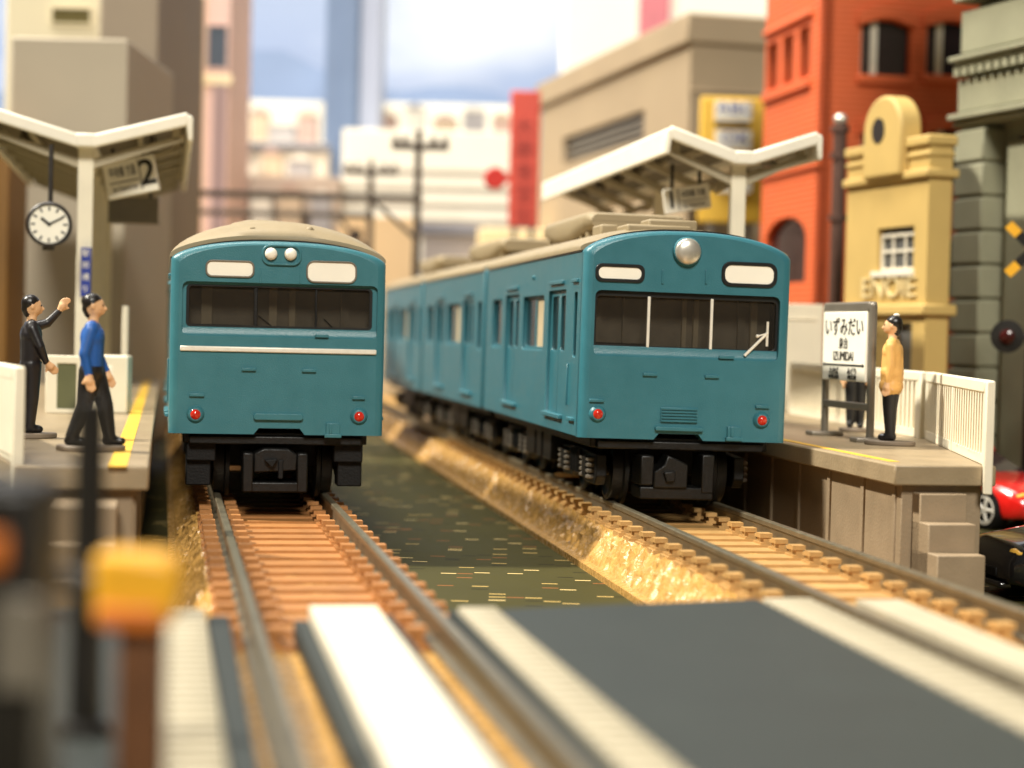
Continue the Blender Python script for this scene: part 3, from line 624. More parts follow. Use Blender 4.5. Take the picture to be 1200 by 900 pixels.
def hanging_sign(label, tl, tr, bl, Y, num, numleft, dark_box):
    """sign box hung under a canopy, corners from the photo at depth Y"""
    a, b_, c = P(*tl, Y), P(*tr, Y), P(*bl, Y); ux = (b_ - a); wd = ux.length; ux.normalize(); uz = (a - c); hh = uz.length; uz.normalize(); n = Vector((0, 1, 0))
    r = root('platform_sign', (a.x, Y, c.z), label, 'sign', group='platform number signs')
    M = Matrix((( ux.x, n.x, uz.x, c.x), (ux.y, n.y, uz.y, c.y), (ux.z, n.z, uz.z, c.z), (0, 0, 0, 1)))
    MB().box(0, wd, 0, 1.3, 0, hh, M).build('sign_box', signw, r, bevel=.1)
    T = lambda u, v: M @ Matrix.Translation((u * wd, -.04, v * hh)) @ Matrix.Rotation(math.pi / 2, 4, 'X')
    un, ut = (.16, .64) if numleft else (.84, .37)
    text(num, hh * .98, ink, r, T(un, .5), 'number', bold=.015)
    text('中央線 方面', hh * .34, ink, r, T(ut, .66), 'lettering', squash=.56 * wd / (5.6 * hh * .34))
    text('for Central Line', hh * .2, ink, r, T(ut, .22), 'lettering', squash=.56 * wd / (7.6 * hh * .2))
    MB().box(wd * (.30 if numleft else .69), wd * (.325 if numleft else .715), -.05, .02, hh * .1, hh * .92, M).build('divider', steel, r)
    MB().box(wd * (.36 if numleft else .08), wd * (.94 if numleft else .66), -.05, .02, hh * .38, hh * .42, M).build('rule', steel, r)
    for q in (.2, .8):
        p = M @ Vector((wd * q, .6, hh)); MB().tube(p, (p.x, p.y, VZ - .2), .22, .22, 8).build('hanger', dark, r)
    return r
hanging_sign('tilted white sign with a black 1 hanging under the right canopy', (777, 222), (831, 214), (780, 251), 216, '1', True, False)
hanging_sign('tilted white sign with a black 2 hanging under the left canopy', (119, 192), (178, 180), (127, 234), 214, '2', False, True)
# ticket gate style grey box under the number 2 sign
b0 = P(155, 262, 230); r = root('dark_hanging_box', (b0.x, 230, b0.z), 'dark box sign hanging behind the number 2 sign, under the left canopy', 'sign')
MB().box(b0.x - 3, b0.x + 3.2, 230, 232, b0.z, b0.z + 3.2).build('box', steel, r, bevel=.15)
for q in (-2, 2): MB().tube((b0.x + q, 231, b0.z + 3), (b0.x + q, 231, VZ), .2).build('hanger', dark, r)
# blue station name strip on the left canopy post
bn = P(101, 318, 207.2); r = tag(MB().box(bn.x - .55, bn.x + .55, 206.9, 207.3, P(101, 348, 207).z, P(101, 290, 207).z).build('name_strip', mat('blue_sign', (44, 62, 150), .5), bevel=.05, base=(bn.x, 207, P(101, 348, 207).z)), 'narrow blue name plate on the left canopy post', 'sign')
for i in range(4): text('駅前通り'[i], .85, signw, r, XZ((bn.x, 206.86, P(101, 297 + i * 14, 207).z)), 'lettering')
# clock
cc = P(56, 263, 200); r = root('clock', (cc.x, 200, cc.z - 2.4), 'round dark-rimmed clock hanging from the left canopy', 'clock')
MB().lathe((cc.x, 200.9, cc.z), (.18, -1, 0), [(0, 2.1), (.3, 2.4), (1.3, 2.4), (1.45, 2.25), (1.45, 2.05), (1.2, 2.0)], 36).build('case', dark, r)
cf = MB().lathe((cc.x, 200.9, cc.z), (.18, -1, 0), [(1.1, 2.05), (1.28, 2.05), (1.28, 0)], 36).build('dial', signw, r)
MC = frame((cc.x + .2343, 199.63, cc.z), (0, 0, .18))
for h in range(12):
    a = math.radians(30 * h); MB().box(-.09, .09, -.06, .05, 1.45, 1.9, MC @ Matrix.Rotation(a, 4, 'Y')).build('hour_mark', ink, r, smooth=0)
for a, l, t in ((math.radians(62), 1.55, .1), (math.radians(-52), 1.05, .15)):
    MB().box(-t, t, -.1, .0, -.2, l, MC @ Matrix.Rotation(a, 4, 'Y')).build('clock_hand', ink, r, smooth=0)
MB().tube((cc.x, 201.0, cc.z + 2.2), (cc.x, 201.0, P(62, 185, 200).z + 1.5), .26).build('hanger', dark, r)
MB().lathe((cc.x, 200.4, cc.z - 2.75), (0, 0, 1), [(0, .5), (.25, .75), (.5, .4)], 12).build('finial', dark, r)
# notice cabinet and green notice board on the left platform
q = P(133, 487, 197); r = root('notice_cabinet', (q.x, 197, PT), 'white cabinet with a posted notice on the left platform', 'cabinet')
MB().box(q.x - 2.6, q.x + 1.4, 197, 199.5, PT, PT + 6.1).build('body', cream, r, bevel=.2)
MB().box(q.x - 2.0, q.x - .2, 196.9, 197.05, PT + 2.6, PT + 5.0).build('notice', signw, r, bevel=.05)
for k in range(3): MB().box(q.x - 1.7, q.x - .5, 196.84, 196.92, PT + 3.0 + k * .65, PT + 3.3 + k * .65).build('print_line', steel, r, smooth=0)
q = P(76, 484, 194); r = root('notice_board', (q.x, 194, PT), 'white framed board with green panel beside the walking figure', 'notice board')
MB().panel(rect(-2.1, 2.1, 0, 6.0), [rect(-.9, 1.1, .5, 5.2)], lambda u, v, d: (q.x + u, 194 + d, PT + v), .8).build('frame', cream, r, bevel=.12)
MB().box(q.x - 1.1, q.x + 1.3, 194.3, 194.6, PT + .3, PT + 5.4).build('panel', mat('green_panel', (96, 98, 66), .5), r)
q = P(146, 400, 215); tag(MB().box(q.x - .35, q.x + .35, 215, 215.8, PT, PT + 11.5).box(q.x - .9, q.x + .9, 214.9, 215.9, PT, PT + .5).build('slim_post', cream, bevel=.1, base=(q.x, 215, PT)), 'slim pale post behind the walking figure on the left platform', 'post')
# station name board on the right platform
A0, A1 = Vector((31.6, 188.5, PT)), Vector((33.6, 176.5, PT))
ex = (A1 - A0); wd = ex.length; yawS = math.atan2(ex.y, ex.x)
a_, b_ = P(966, 512, 187), P(1019, 522, 176)
A0 = Vector((a_.x, 187, PT)); A1 = Vector((b_.x, 176, PT)); ex = A1 - A0; wd = ex.length; yawS = math.atan2(ex.y, ex.x)
r = root('station_sign', A0, 'upright grey-framed station name board standing on the right platform', 'sign', (0, 0, yawS), local=True)
HS = 13.2
for x in (0, wd): 
    MB().tube((x, 0, 0), (x, 0, HS - .4), .38, .38, 12).ball((x, 0, HS - .4), .38, 10).build('leg', steel, r)
    MB().box(x - .9, x + .9, -1.7, 1.7, 0, .45).build('foot', steel, r, bevel=.12)
MB().box(0, wd, -.45, .45, HS - 1.0, HS).build('top_rail', steel, r, bevel=.2)
MB().box(0, wd, -.3, .3, 2.9, 3.6).build('crossbar', steel, r, bevel=.1)
bd = MB().box(.35, wd - .35, -.55, .1, 5.6, HS - .95).build('board', signw, r, bevel=.08)
TS = lambda x, z: XZ((x, -.585, z))
text('いずみだい', 1.9, ink, r, TS(wd * .5, 10.7), 'lettering', squash=1.02)
text('泉台', 1.15, ink, r, TS(wd * .5, 9.15), 'lettering')
text('IZUMIDAI', 1.25, ink, r, TS(wd * .5, 7.95), 'lettering', squash=.95)
MB().box(.9, wd - .9, -.6, -.5, 7.05, 7.22).build('arrow_line', ink, r, smooth=0)
for x, s in ((.9, -1), (wd - .9, 1)): MB().py([(x, 6.95), (x, 7.32), (x + s * .4, 7.13)], -.6, -.5).build('arrow_head', ink, r, smooth=0)
for x, a in ((.3, 'わかば'), (.7, 'みどり')):
    text(a, .78, ink, r, TS(wd * x, 6.5), 'lettering'); text({'わかば': 'WAKABA', 'みどり': 'MIDORI'}[a], .62, ink, r, TS(wd * x, 5.95), 'lettering')
# ------------------------------------------------------------------ figures (voxel-fused bodies)
def fuse(prims, vox):
    bm = bmesh.new()
    for p in prims:
        a, b_, r0, r1 = Vector(p[0]), Vector(p[1]), p[2], p[3]; sq = p[5] if len(p) > 5 else (1, 1, 1)
        mb = MB(); mb.bm.free(); mb.bm = bm
        d = b_ - a
        if d.length < 1e-4: mb.ball(a, (r0 * sq[0], r0 * sq[1], r0 * sq[2]), 14)
        else:
            mb.tube(a, b_, r0, r1, 14); mb.ball(a, r0, 14); mb.ball(b_, r1, 14)
    me = bpy.data.meshes.new('tmp'); bm.to_mesh(me); bm.free(); o = bpy.data.objects.new('tmp', me); C.objects.link(o)
    md = o.modifiers.new('r', 'REMESH'); md.mode = 'VOXEL'; md.voxel_size = vox; md.use_smooth_shade = True
    sm = o.modifiers.new('s', 'SMOOTH'); sm.factor = .5; sm.iterations = 3
    bpy.context.view_layer.update()
    out = bpy.data.meshes.new_from_object(o.evaluated_get(bpy.context.evaluated_depsgraph_get())); bpy.data.objects.remove(o); return out
def dist(p, pr):
    a, b_ = Vector(pr[0]), Vector(pr[1]); d = b_ - a
    t = 0 if d.length < 1e-4 else max(0, min(1, (p - a).dot(d) / d.length_squared)); sq = pr[5] if len(pr) > 5 else (1, 1, 1)
    v = p - (a + d * t); k = (sq[0] + sq[1] + sq[2]) / 3 if d.length < 1e-4 else 1
    return v.length - (pr[2] + (pr[3] - pr[2]) * t) * k
skin = mat('figure_skin', (226, 178, 132), .5, var=.1, vs_=1); hair = mat('figure_hair', (26, 20, 17), .35, var=.2, vs_=2)
shoe = mat('figure_shoe', (22, 20, 20), .3, var=.2); base_m = mat('figure_base', (122, 108, 92), .55, var=.15)
blue = mat('blue_shirt', (30, 86, 160), .5, var=.15, vs_=1); trou = mat('black_trousers', (26, 24, 24), .45, var=.3, vs_=1)
beige = mat('beige_coat', (226, 172, 96), .55, var=.12, vs_=1); navy = mat('dark_uniform', (30, 26, 28), .4, var=.25, vs_=1); braid = mat('white_braid', (230, 222, 206), .4)
def person(label, loc, face, shirt, pants, legs, arms, coat=False, extra=None, hair_mark=None, basew=2.2, h=11.6, group='painted figures'):
    """local: +x the way it faces, +y its left, z up; legs/arms give joint positions"""
    r = root('person', loc, label, 'person', (0, 0, face), group, local=True)
    k = h / 11.6; V = lambda *p: Vector(p) * k
    pr = []; Z0 = .42 / k
    for hip, knee, ank, toe in legs:
        pr += [(V(*hip), V(*knee), .85 * k, .60 * k, 1), (V(*knee), V(*ank), .60 * k, .44 * k, 1), (V(*ank), V(toe[0] * .4 + ank[0] * .6, toe[1], Z0 + .34), .36 * k, .36 * k, 3), (V(ank[0] - .2, ank[1], Z0 + .32), V(*toe), .34 * k, .30 * k, 3)]
    tw = 1.0 if coat else .92
    pr += [(V(0, -.45, 5.9), V(0, .45, 5.9), .86 * k, .86 * k, 0 if coat else 1), (V(0, -.42, 7.0), V(0, .42, 7.0), .84 * k * tw, .84 * k * tw, 0), (V(0, -.62, 8.3), V(0, .62, 8.3), .86 * k, .86 * k, 0), (V(0, -.95, 9.05), V(0, .95, 9.05), .52 * k, .52 * k, 0)]
    if coat: pr += [(V(.05, -.5, 5.3), V(.05, .5, 5.3), 1.02 * k, 1.02 * k, 0), (V(0, -.55, 6.5), V(0, .55, 6.5), .98 * k, .98 * k, 0)]
    for s_ in (-1, 1): pr += [(V(0, s_ * .42, 6.0), V(0, s_ * .55, 8.5), (.98 if coat else .80) * k, .84 * k, 0)]
    for sh, el, wr, hand in arms:
        pr += [(V(*sh), V(*el), .46 * k, .38 * k, 0), (V(*el), V(*wr), .37 * k, .27 * k, 0)]
        hd = (V(*hand) - V(*wr)); hn = hd.normalized(); side = hn.cross(Vector((0, 1, 0.2))).normalized()
        pm = V(*wr) + hn * .35 * k
        pr += [(V(*wr), pm + hn * .2 * k, .24 * k, .33 * k, 2)]
        for q, ln in ((-.27, .62), (-.09, .74), (.09, .70), (.27, .56)):
            s0 = pm + side * q * k + hn * .25 * k; s1 = s0 + (hn + Vector((0, 0, 0))) * ln * .55 * k; s2 = s1 + (hn * .8 + Vector((.25, 0, -.1))).normalized() * ln * .45 * k
            pr += [(s0, s1, .105 * k, .10 * k, 2), (s1, s2, .10 * k, .085 * k, 2)]
        t0 = pm - side * .26 * k; pr += [(t0, t0 + (hn * .6 - side * .6) * .45 * k, .12 * k, .10 * k, 2)]
    # neck and head with face
    pr += [(V(.02, 0, 9.3), V(.08, 0, 10.0), .40 * k, .38 * k, 2), (V(.12, 0, 10.62), V(.12, 0, 10.62), .72 * k, .72 * k, 2, (1.0, .84, 1.16)), (V(.28, 0, 10.2), V(.28, 0, 10.2), .45 * k, .45 * k, 2, (1, .8, .8)),
           (V(.80, 0, 10.62), V(.92, 0, 10.46), .10 * k, .15 * k, 2), (V(.74, 0, 10.16), V(.76, 0, 10.16), .13 * k, .12 * k, 2)]
    for s in (-1, 1): pr += [(V(.05, s * .62, 10.68), V(.02, s * .64, 10.5), .15 * k, .12 * k, 2)]
    pr += [(V(-.08, 0, 10.92), V(-.08, 0, 10.92), .76 * k, .76 * k, 4, (1.0, .92, .92)), (V(-.36, 0, 10.45), V(-.30, 0, 10.1), .46 * k, .36 * k, 4)]
    if extra: pr += [(V(*e[0]), V(*e[1]), e[2] * k, e[3] * k, e[4]) for e in extra]
    me = fuse(pr, .085)
    mats = [shirt, pants, skin, shoe, hair, braid]
    for m in mats: me.materials.append(m)
    for p in me.polygons:
        c = p.center; best = min(pr, key=lambda q: dist(c, q)); p.material_index = best[4]
    for v in me.vertices: v.co = v.co * S
    me.shade_smooth()
    b = bpy.data.objects.new('body', me); C.objects.link(b); b.parent = r
    for s in (-1, 1): MB().ball(V(.74, s * .26, 10.72), .075 * k, 8).build('eye', hair, r)
    MB().pz([(math.cos(t) * basew * (1 + .05 * math.sin(3 * t)) , math.sin(t) * basew * .8) for t in [2 * math.pi * i / 20 for i in range(20)]], 0, .42).build('base', base_m, r, bevel=.1)
    if hair_mark: hair_mark(r, k)
    return r
stand = lambda s, dx=0: ((0 + dx * .1, s * .45, 5.8), (.08 + dx * .4, s * .48, 3.3), (dx - .05, s * .5, .95), (dx + .75, s * .55, .72))
# walking man, blue shirt
pl = P(106, 530, 138)
person('figure in bright blue shirt and black trousers striding on the left platform', (pl.x, 138, PT), .12, blue, trou,
       [((.1, .45, 5.8), (.95, .45, 3.4), (1.35, .45, .98), (2.2, .5, .72)), ((-.1, -.45, 5.8), (-.45, -.48, 3.4), (-1.35, -.5, 1.1), (-.55, -.5, .72))],
       [((0, -1.15, 8.85), (-.45, -1.45, 7.1), (-.1, -1.4, 5.7), (.1, -1.4, 4.6)), ((0, 1.15, 8.85), (.3, 1.45, 7.1), (.9, 1.3, 5.9), (1.3, 1.25, 4.9))], basew=2.5)
pm_ = P(34, 528, 152)
person('figure in dark uniform raising a hand behind the left platform fence', (pm_.x, 152, PT), .35, navy, navy,
       [stand(1), stand(-1)], [((0, -1.15, 8.85), (.6, -1.5, 7.4), (1.1, -1.1, 6.2), (1.7, -.9, 5.6)), ((.1, 1.1, 8.9), (1.4, 1.2, 9.3), (2.3, 1.0, 10.3), (2.8, .9, 11.2))],
       extra=[((.55, -.75, 8.9), (.62, -.4, 7.6), .12, .12, 5), ((.75, -.8, 6.4), (.8, -.3, 6.2), .13, .13, 5)])
pr_ = P(1043, 522, 172)
def cap(r, k):  # white dot on the hair, a painted highlight rather than headgear
    MB().ball((-.25 * k, 0, 11.62 * k), (.3 * k, .3 * k, .16 * k), 10).build('hair_highlight', braid, r)
person('figure in beige coat and black trousers facing the station sign', (pr_.x, 172, PT), math.pi - .35, beige, trou,
       [stand(1, .0), stand(-1, .12)], [((0, -1.15, 8.8), (.05, -1.32, 7.2), (.3, -1.3, 5.9), (.45, -1.3, 5.0)), ((0, 1.15, 8.8), (-.1, 1.32, 7.1), (.15, 1.36, 5.7), (.3, 1.36, 4.8))], coat=True, hair_mark=cap, basew=2.3, h=11.9)
pb = P(996, 512, 196)
person('dark-clothed figure hidden behind the station sign, legs showing below', (pb.x + .5, 196, PT), -math.pi / 2 - .2, navy, trou,
       [stand(1), stand(-1, .2)], [((0, -1.15, 8.8), (.1, -1.45, 7.2), (.4, -1.35, 5.8), (.6, -1.3, 4.9)), ((0, 1.15, 8.8), (.1, 1.45, 7.1), (.4, 1.35, 5.7), (.6, 1.3, 4.8))], basew=2.1)
# ------------------------------------------------------------------ buildings on the right
orange = mat('orange_wall', (212, 96, 46), .6, var=.07, vs_=.2)
def add_courses(m, pitch, depth=.12):
    nt = m.node_tree; N = nt.nodes; Lk = nt.links; b = N['Principled BSDF']
    tc = N.new('ShaderNodeTexCoord'); mp = N.new('ShaderNodeMapping'); mp.inputs['Scale'].default_value = (1 / S,) * 3; Lk.new(tc.outputs['Object'], mp.inputs[0])
    wv = N.new('ShaderNodeTexWave'); wv.bands_direction = 'Z'; wv.inputs['Scale'].default_value = .314 / pitch; wv.inputs['Distortion'].default_value = .0
    Lk.new(mp.outputs[0], wv.inputs[0])
    bp = N.new('ShaderNodeBump'); bp.inputs['Strength'].default_value = .6; bp.inputs['Distance'].default_value = depth * S
    Lk.new(wv.outputs['Fac'], bp.inputs['Height']); Lk.new(bp.outputs[0], b.inputs['Normal'])
add_courses(orange, .9)
wdark = mat('building_glass', (44, 32, 34), .10, var=.25, vs_=.3); wwhite = mat('window_white', (222, 214, 196), .5, var=.05)
tan = mat('tan_wall', (164, 144, 116), .7, var=.06, vs_=.06, bump=.1, bs=2)
tan2 = mat('warm_beige_wall', (196, 172, 136), .7, var=.08, vs_=.05, bump=.1, bs=2)
ylw = mat('yellow_wall', (192, 162, 96), .62, var=.07, vs_=.15, bump=.12, bs=3)
gry = mat('grey_stone', (140, 138, 114), .65, var=.10, vs_=.2, bump=.2, bs=3)
def bframe(px, Y, ang, z=0):
    q = P(px, 400, Y); return frame((q.x, Y, z), (0, 0, ang)), Vector((q.x, Y, z))
def bld(name, M, label, ang, cat='building'):
    return root(name, M.translation, label, cat, (0, 0, ang), local=True)
# --- orange brick building
A = math.atan(.19); M, o = bframe(955, 300, A); r = bld('brick_building', M, 'orange brick building with tall dark windows behind the yellow house', A)
F = lambda px, py: (lambda q: (q.x, q.z))(on(M, px, py, 1, 0)); G = lambda px, py: (lambda q: (q.y, q.z))(on(M, px, py, 0, 0))
fw = []
for a, c in (((1010, 22), (1066, 90)), ((1087, 24), (1143, 90)), ((1010, 150), (1066, 218)), ((1087, 150), (1143, 218)), ((1010, 280), (1066, 348)), ((1087, 280), (1143, 348)), ((1164, 24), (1218, 90))):
    (x0, z1), (x1, z0) = F(*a), F(*c); fw.append((x0, x1, z0, z1))
def arch(x0, x1, z0, z1, rise): return [(x0, z0), (x1, z0)] + [(x1 + (x0 - x1) * i / 8, z1 + rise * math.sin(math.pi * i / 8)) for i in range(9)]
MB().panel(rect(0, 48, 0, 92), [arch(x0, x1, z0, z1 - 1, 1) for x0, x1, z0, z1 in fw], lambda u, v, d: (u, d, v), 1.6).build('front_wall', orange, r, smooth=0)
for x0, x1, z0, z1 in fw:
    wf = MB().box(x0 + (x1 - x0) * .22, x0 + (x1 - x0) * .36, .8, 1.3, z0, z1 + .2).box(x0, x0 + .4, .8, 1.3, z0, z1).build('window', wwhite, r, smooth=0)
    MB().box(x0 - .2, x1 + .2, 1.35, 1.5, z0 - .2, z1 + .5).build('pane', wdark, wf, smooth=0)
    MB().box(x0 - .6, x1 + .6, -.9, .3, z0 - 1.6, z0 - .02).build('sill', orange, r, bevel=.3)
    MB().py([(x0 - .9, z1 - 1.0)] + [(x0 - .9 + (x1 - x0 + 1.8) * i / 8, z1 + .9 + 1.6 * math.sin(math.pi * i / 8)) for i in range(9)] + [(x1 + .9, z1 - 1.0), (x1 - .1, z1 - 1.0)] + [(x1 + (x0 - x1) * i / 8, z1 - .9 + 1.1 * math.sin(math.pi * i / 8)) for i in range(9)], -.7, .2).build('lintel', orange, r, bevel=.2)
sw = []
for px in (905, 923, 942):
    y1, _ = G(px - 6, 100); y0, _ = G(px + 6, 100); _, z1 = G(px, 50 - (px - 905) * .5); _, z0 = G(px, 104 - (px - 905) * .36); sw.append((min(y0, y1), max(y0, y1), z0, z1))
(ya, za), (yb, zb_) = G(897, 265), G(943, 330)
ya, yb = sorted((ya, yb)); ar = [(ya, zb_), (yb, zb_)] + [((ya + yb) / 2 + (yb - ya) / 2 * math.cos(math.pi * i / 10), za - 3 + 4 * math.sin(math.pi * i / 10)) for i in range(11)]
low = [(y0, y1, z0 - 25, z1 - 25) for y0, y1, z0, z1 in sw]
MB().panel(rect(0, 29, 0, 92), [rect(*q) for q in sw] + [ar], lambda u, v, d: (d, u, v), 1.6).build('side_wall', orange, r, smooth=0)
for y0, y1, z0, z1 in sw:
    wf = MB().box(.5, 1.0, (y0 + y1) / 2 - .25, (y0 + y1) / 2 + .25, z0, z1).build('window', orange, r, smooth=0)
    MB().box(1.1, 1.4, y0 - .2, y1 + .2, z0 - .2, z1 + .2).build('pane', wdark, wf, smooth=0)
y0, y1 = sw[-1][0], sw[0][1]; MB().box(-.8, .3, y0 - 1, y1 + 1, sw[0][2] - 2.2, sw[0][2] - .6).build('sill', orange, r, bevel=.3); MB().box(-.8, .3, y0 - 1, y1 + 1, sw[0][3] + 1.2, sw[0][3] + 2.4).build('lintel', orange, r, bevel=.3)
MB().box(1.2, 1.5, ya - .2, yb + .2, zb_ - .2, za + 2).build('arched_pane', wdark, r, smooth=0)
MB().box(-.7, .2, -.2, 29, za + 8, za + 9.4).build('string_course', orange, r, bevel=.3)
MB().box(1.7, 47.5, 1.7, 28.8, 0, 90).build('core', wdark, r, smooth=0)
# --- drain pipe with a bright cap between the orange and yellow buildings
q0, q1 = P(985, 145, 272), P(985, 400, 272); r = root('drain_pipe', (q1.x, 272, 0), 'dark brown pipe with shiny cap between orange and yellow buildings', 'pipe')
MB().tube((q0.x, 272, 0), (q0.x, 272, q0.z), 1.0, 1.0, 14).build('pipe', mat('pipe_brown', (84, 58, 48), .45, var=.15), r)
for z in (q0.z - 1.2, q0.z - 5, q0.z - 14): MB().tube((q0.x, 272, z), (q0.x, 272, z + .8), 1.35, 1.35, 14).build('collar', mat('pipe_brown', (0, 0, 0)), r)
MB().ball((q0.x, 272, q0.z + .6), (1.0, 1.0, .9), 12).build('cap', silver, r)
# --- yellow house with arched gable
A = math.atan(.318); M, o = bframe(1083, 232, A); r = bld('yellow_house', M, 'ochre yellow house with arched parapet and small white window', A)
G = lambda px, py: (lambda q: (q.y, q.z))(on(M, px, py, 0, 0)); F = lambda px, py: (lambda q: (q.x, q.z))(on(M, px, py, 1, 0))
yfar = G(991, 300)[0]; ztop = G(1083, 158)[1]; zc1 = G(1083, 203)[1]; zc2 = G(1083, 363)[1]; xr = F(1113, 300)[0]
(yw1, zw1), (yw0, zw0) = G(1029, 268), G(1070, 316)
(yd1, zd1), (yd0, zd0) = G(1046, 378), G(1066, 470)
MB().panel(rect(0, yfar, 0, ztop), [rect(yw0, yw1, zw0, zw1), rect(yd0, yd1, zd0, zd1)], lambda u, v, d: (d, u, v), 1.2).build('side_wall', ylw, r, smooth=0)
MB().box(0, xr, -.05, -.0, 0, ztop).box(1.3, xr, .0, yfar, 0, ztop - .6).build('end_wall', ylw, r, smooth=0)
MB().box(1.0, 1.28, yw0 - .5, yw1 + .5, zw0 - .5, zw1 + .5).box(1.0, 1.28, yd0 - .5, yd1 + .5, zd0, zd1).build('pane', mat('grey_glass', (92, 92, 92), .15, var=.3, vs_=.5), r, smooth=0)
wf = MB().panel(rect(yw0 - .1, yw1 + .1, zw0 - .1, zw1 - .8), [rect(yw0 + .45, yw1 - .45, zw0 + .4, zw1 - 1.2)], lambda u, v, d: (.5 + d, u, v), .4).build('window', wwhite, r, bevel=.05)
for k in (1, 2): MB().box(.55, .8, yw0 + (yw1 - yw0) * k / 3 - .15, yw0 + (yw1 - yw0) * k / 3 + .15, zw0, zw1 - .9).build('muntin', wwhite, wf, smooth=0)
MB().box(.6, .85, yw0, yw1, (zw0 + zw1) / 2 - .4, (zw0 + zw1) / 2 - .05).build('muntin', wwhite, wf, smooth=0)
MB().box(-.5, .2, yw0 - .4, yw1 + .9, zw0 - .8, zw0 - .05).build('sill', wwhite, r, bevel=.1)
for z, hgt, ex in ((zc1, 1.1, .7), (zc2, 1.4, .8), (ztop - .7, 1.3, .5), (ztop - 2.4, .7, .3)):
    MB().box(-ex, xr + ex, -ex, yfar + .3, z - hgt / 2, z + hgt / 2).build('cornice', ylw, r, bevel=.25)
(yg1, zg), (yg0, _) = G(1022, 150), G(1066, 150); zg2 = G(1044, 113)[1]; yc = (yg0 + yg1) / 2; hw = (yg1 - yg0) / 2
MB().px([(yc - hw, zc1)] + [(yc - hw * math.cos(math.pi * i / 14), zg2 - hw * .9 + hw * .9 * math.sin(math.pi * i / 14)) for i in range(15)] + [(yc + hw, zc1)], -1.3, 1.8).build('arched_gable', ylw, r, bevel=.45, seg=3)
MB().lathe((-1.25, yc + .8, zg2 - hw * .9), (-1, 0, 0), [(0, hw * .34), (.12, hw * .34), (.12, 0)], 18).build('dark_hole_disc', dark, r)  # dark disc stands in for the shaded hollow of a small hole
L1 = G(1042, 338); text('ENOIE', 3.7, mat('pale_letter', (212, 192, 142), .6), r, Matrix.Translation((-.1, L1[0], L1[1])) @ Matrix.Rotation(-math.pi / 2, 4, 'Z') @ Matrix.Rotation(math.pi / 2, 4, 'X'), 'lettering', depth=.25, squash=1.35)
# --- grey classical building
A = math.atan(.372); M, o = bframe(1117, 244, A); r = bld('stone_building', M, 'grey stone building with cornices and block pilasters at the right edge', A)
G = lambda px, py: (lambda q: (q.y, q.z))(on(M, px, py, 0, 0))
ZG = [G(1160, py)[1] for py in (0, 62, 90, 128, 146, 160)]
MB().box(2.5, 40, -60, 0, 0, 110).build('wall', gry, r, smooth=0)
for (py0, py1, ex) in ((-40, -2, 1.2), (8, 58, .0), (63, 69, 1.7), (70, 76, .9), (90, 128, .2), (131, 138, 1.6), (139, 146, .8)):
    MB().box(-ex, 2.6, -60, .3 + ex * .2, G(1150, py1)[1], G(1150, py0)[1]).build('entablature', gry, r, bevel=.15)
zt0, zt1 = G(1150, 86)[1], G(1150, 77)[1]
me = MB().box(-1.2, 2.6, -.55, .55, zt0, zt1).mesh('dentil', gry, smooth=0)
for k in range(26): inst('dentil', me, r, (0, -.6 - 1.75 * k, 0))
zp = G(1142, 150)[1]
for yc in (-3.4, -24, -44):
    z = 0; k = 0; hb = 4.35
    while z < zp - .5:
        MB().box(-.9, 3, yc - 3.2, yc + 3.2, z + .18, min(z + hb - .18, zp)).build('stone_block', gry, r, bevel=.22); z += hb
    MB().box(-.3, 2.9, yc - 2.8, yc + 2.8, 0, zp).build('pilaster_core', gry, r, smooth=0)
MB().box(1.9, 2.6, -20, -8, 0, zp - 2).build('recess_panel', gry, r, smooth=0)
for yc in (-14.0, -34.0): MB().box(2.0, 2.7, yc - 4, yc + 4, zp - 9, zp - 1.5).build('upper_window', wdark, r, smooth=0)
# --- tan building
A = math.atan(.25); M, o = bframe(800, 400, A); r = bld('tan_building', M, 'plain tan building with a long louvred window, behind the right canopy', A)
G = lambda px, py: (lambda q: (q.y, q.z))(on(M, px, py, 0, 0)); zt_ = G(800, 20)[1]; zb1 = G(800, 55)[1]; ye = G(632, 200)[0]
(yl0, zl1), (yl1, _) = G(755, 130), G(660, 165); zl0 = G(755, 165)[1]; zlo = G(700, 190)[1]
zl1 = G(755, 128)[1]; zl0 = G(660, 192)[1]
MB().panel(rect(0, ye, 0, zt_ - .5), [rect(yl0, yl1, zl0, zl1)], lambda u, v, d: (d, u, v), 2.5).build('side_wall', tan, r, smooth=0)
MB().box(0, 70, -.3, -.02, 0, zt_ - .5).box(2.6, 70, 0, ye, 0, zt_ - 1).build('front_wall', tan, r, smooth=0)
MB().box(-1.3, 71, -1.3, ye + 1.3, zb1, zt_).build('parapet', tan, r, bevel=.5)
MB().box(-.2, 70, -.8, .0, G(800, 110)[1], G(800, 107)[1]).build('string_course', tan, r, bevel=.2)
lv = MB().box(2.0, 2.55, yl0 - 1, yl1 + 1, zl0 - 1, zl1 + 1).build('window', mat('slate_glass', (62, 62, 62), .3, var=.2), r, smooth=0)
for k in range(1, 4): MB().box(1.0, 1.9, yl0, yl1, zl0 + (zl1 - zl0) * k / 4 - .4, zl0 + (zl1 - zl0) * k / 4 + .4).build('louvre', mat('louvre_grey', (120, 112, 100), .5), lv, smooth=0)
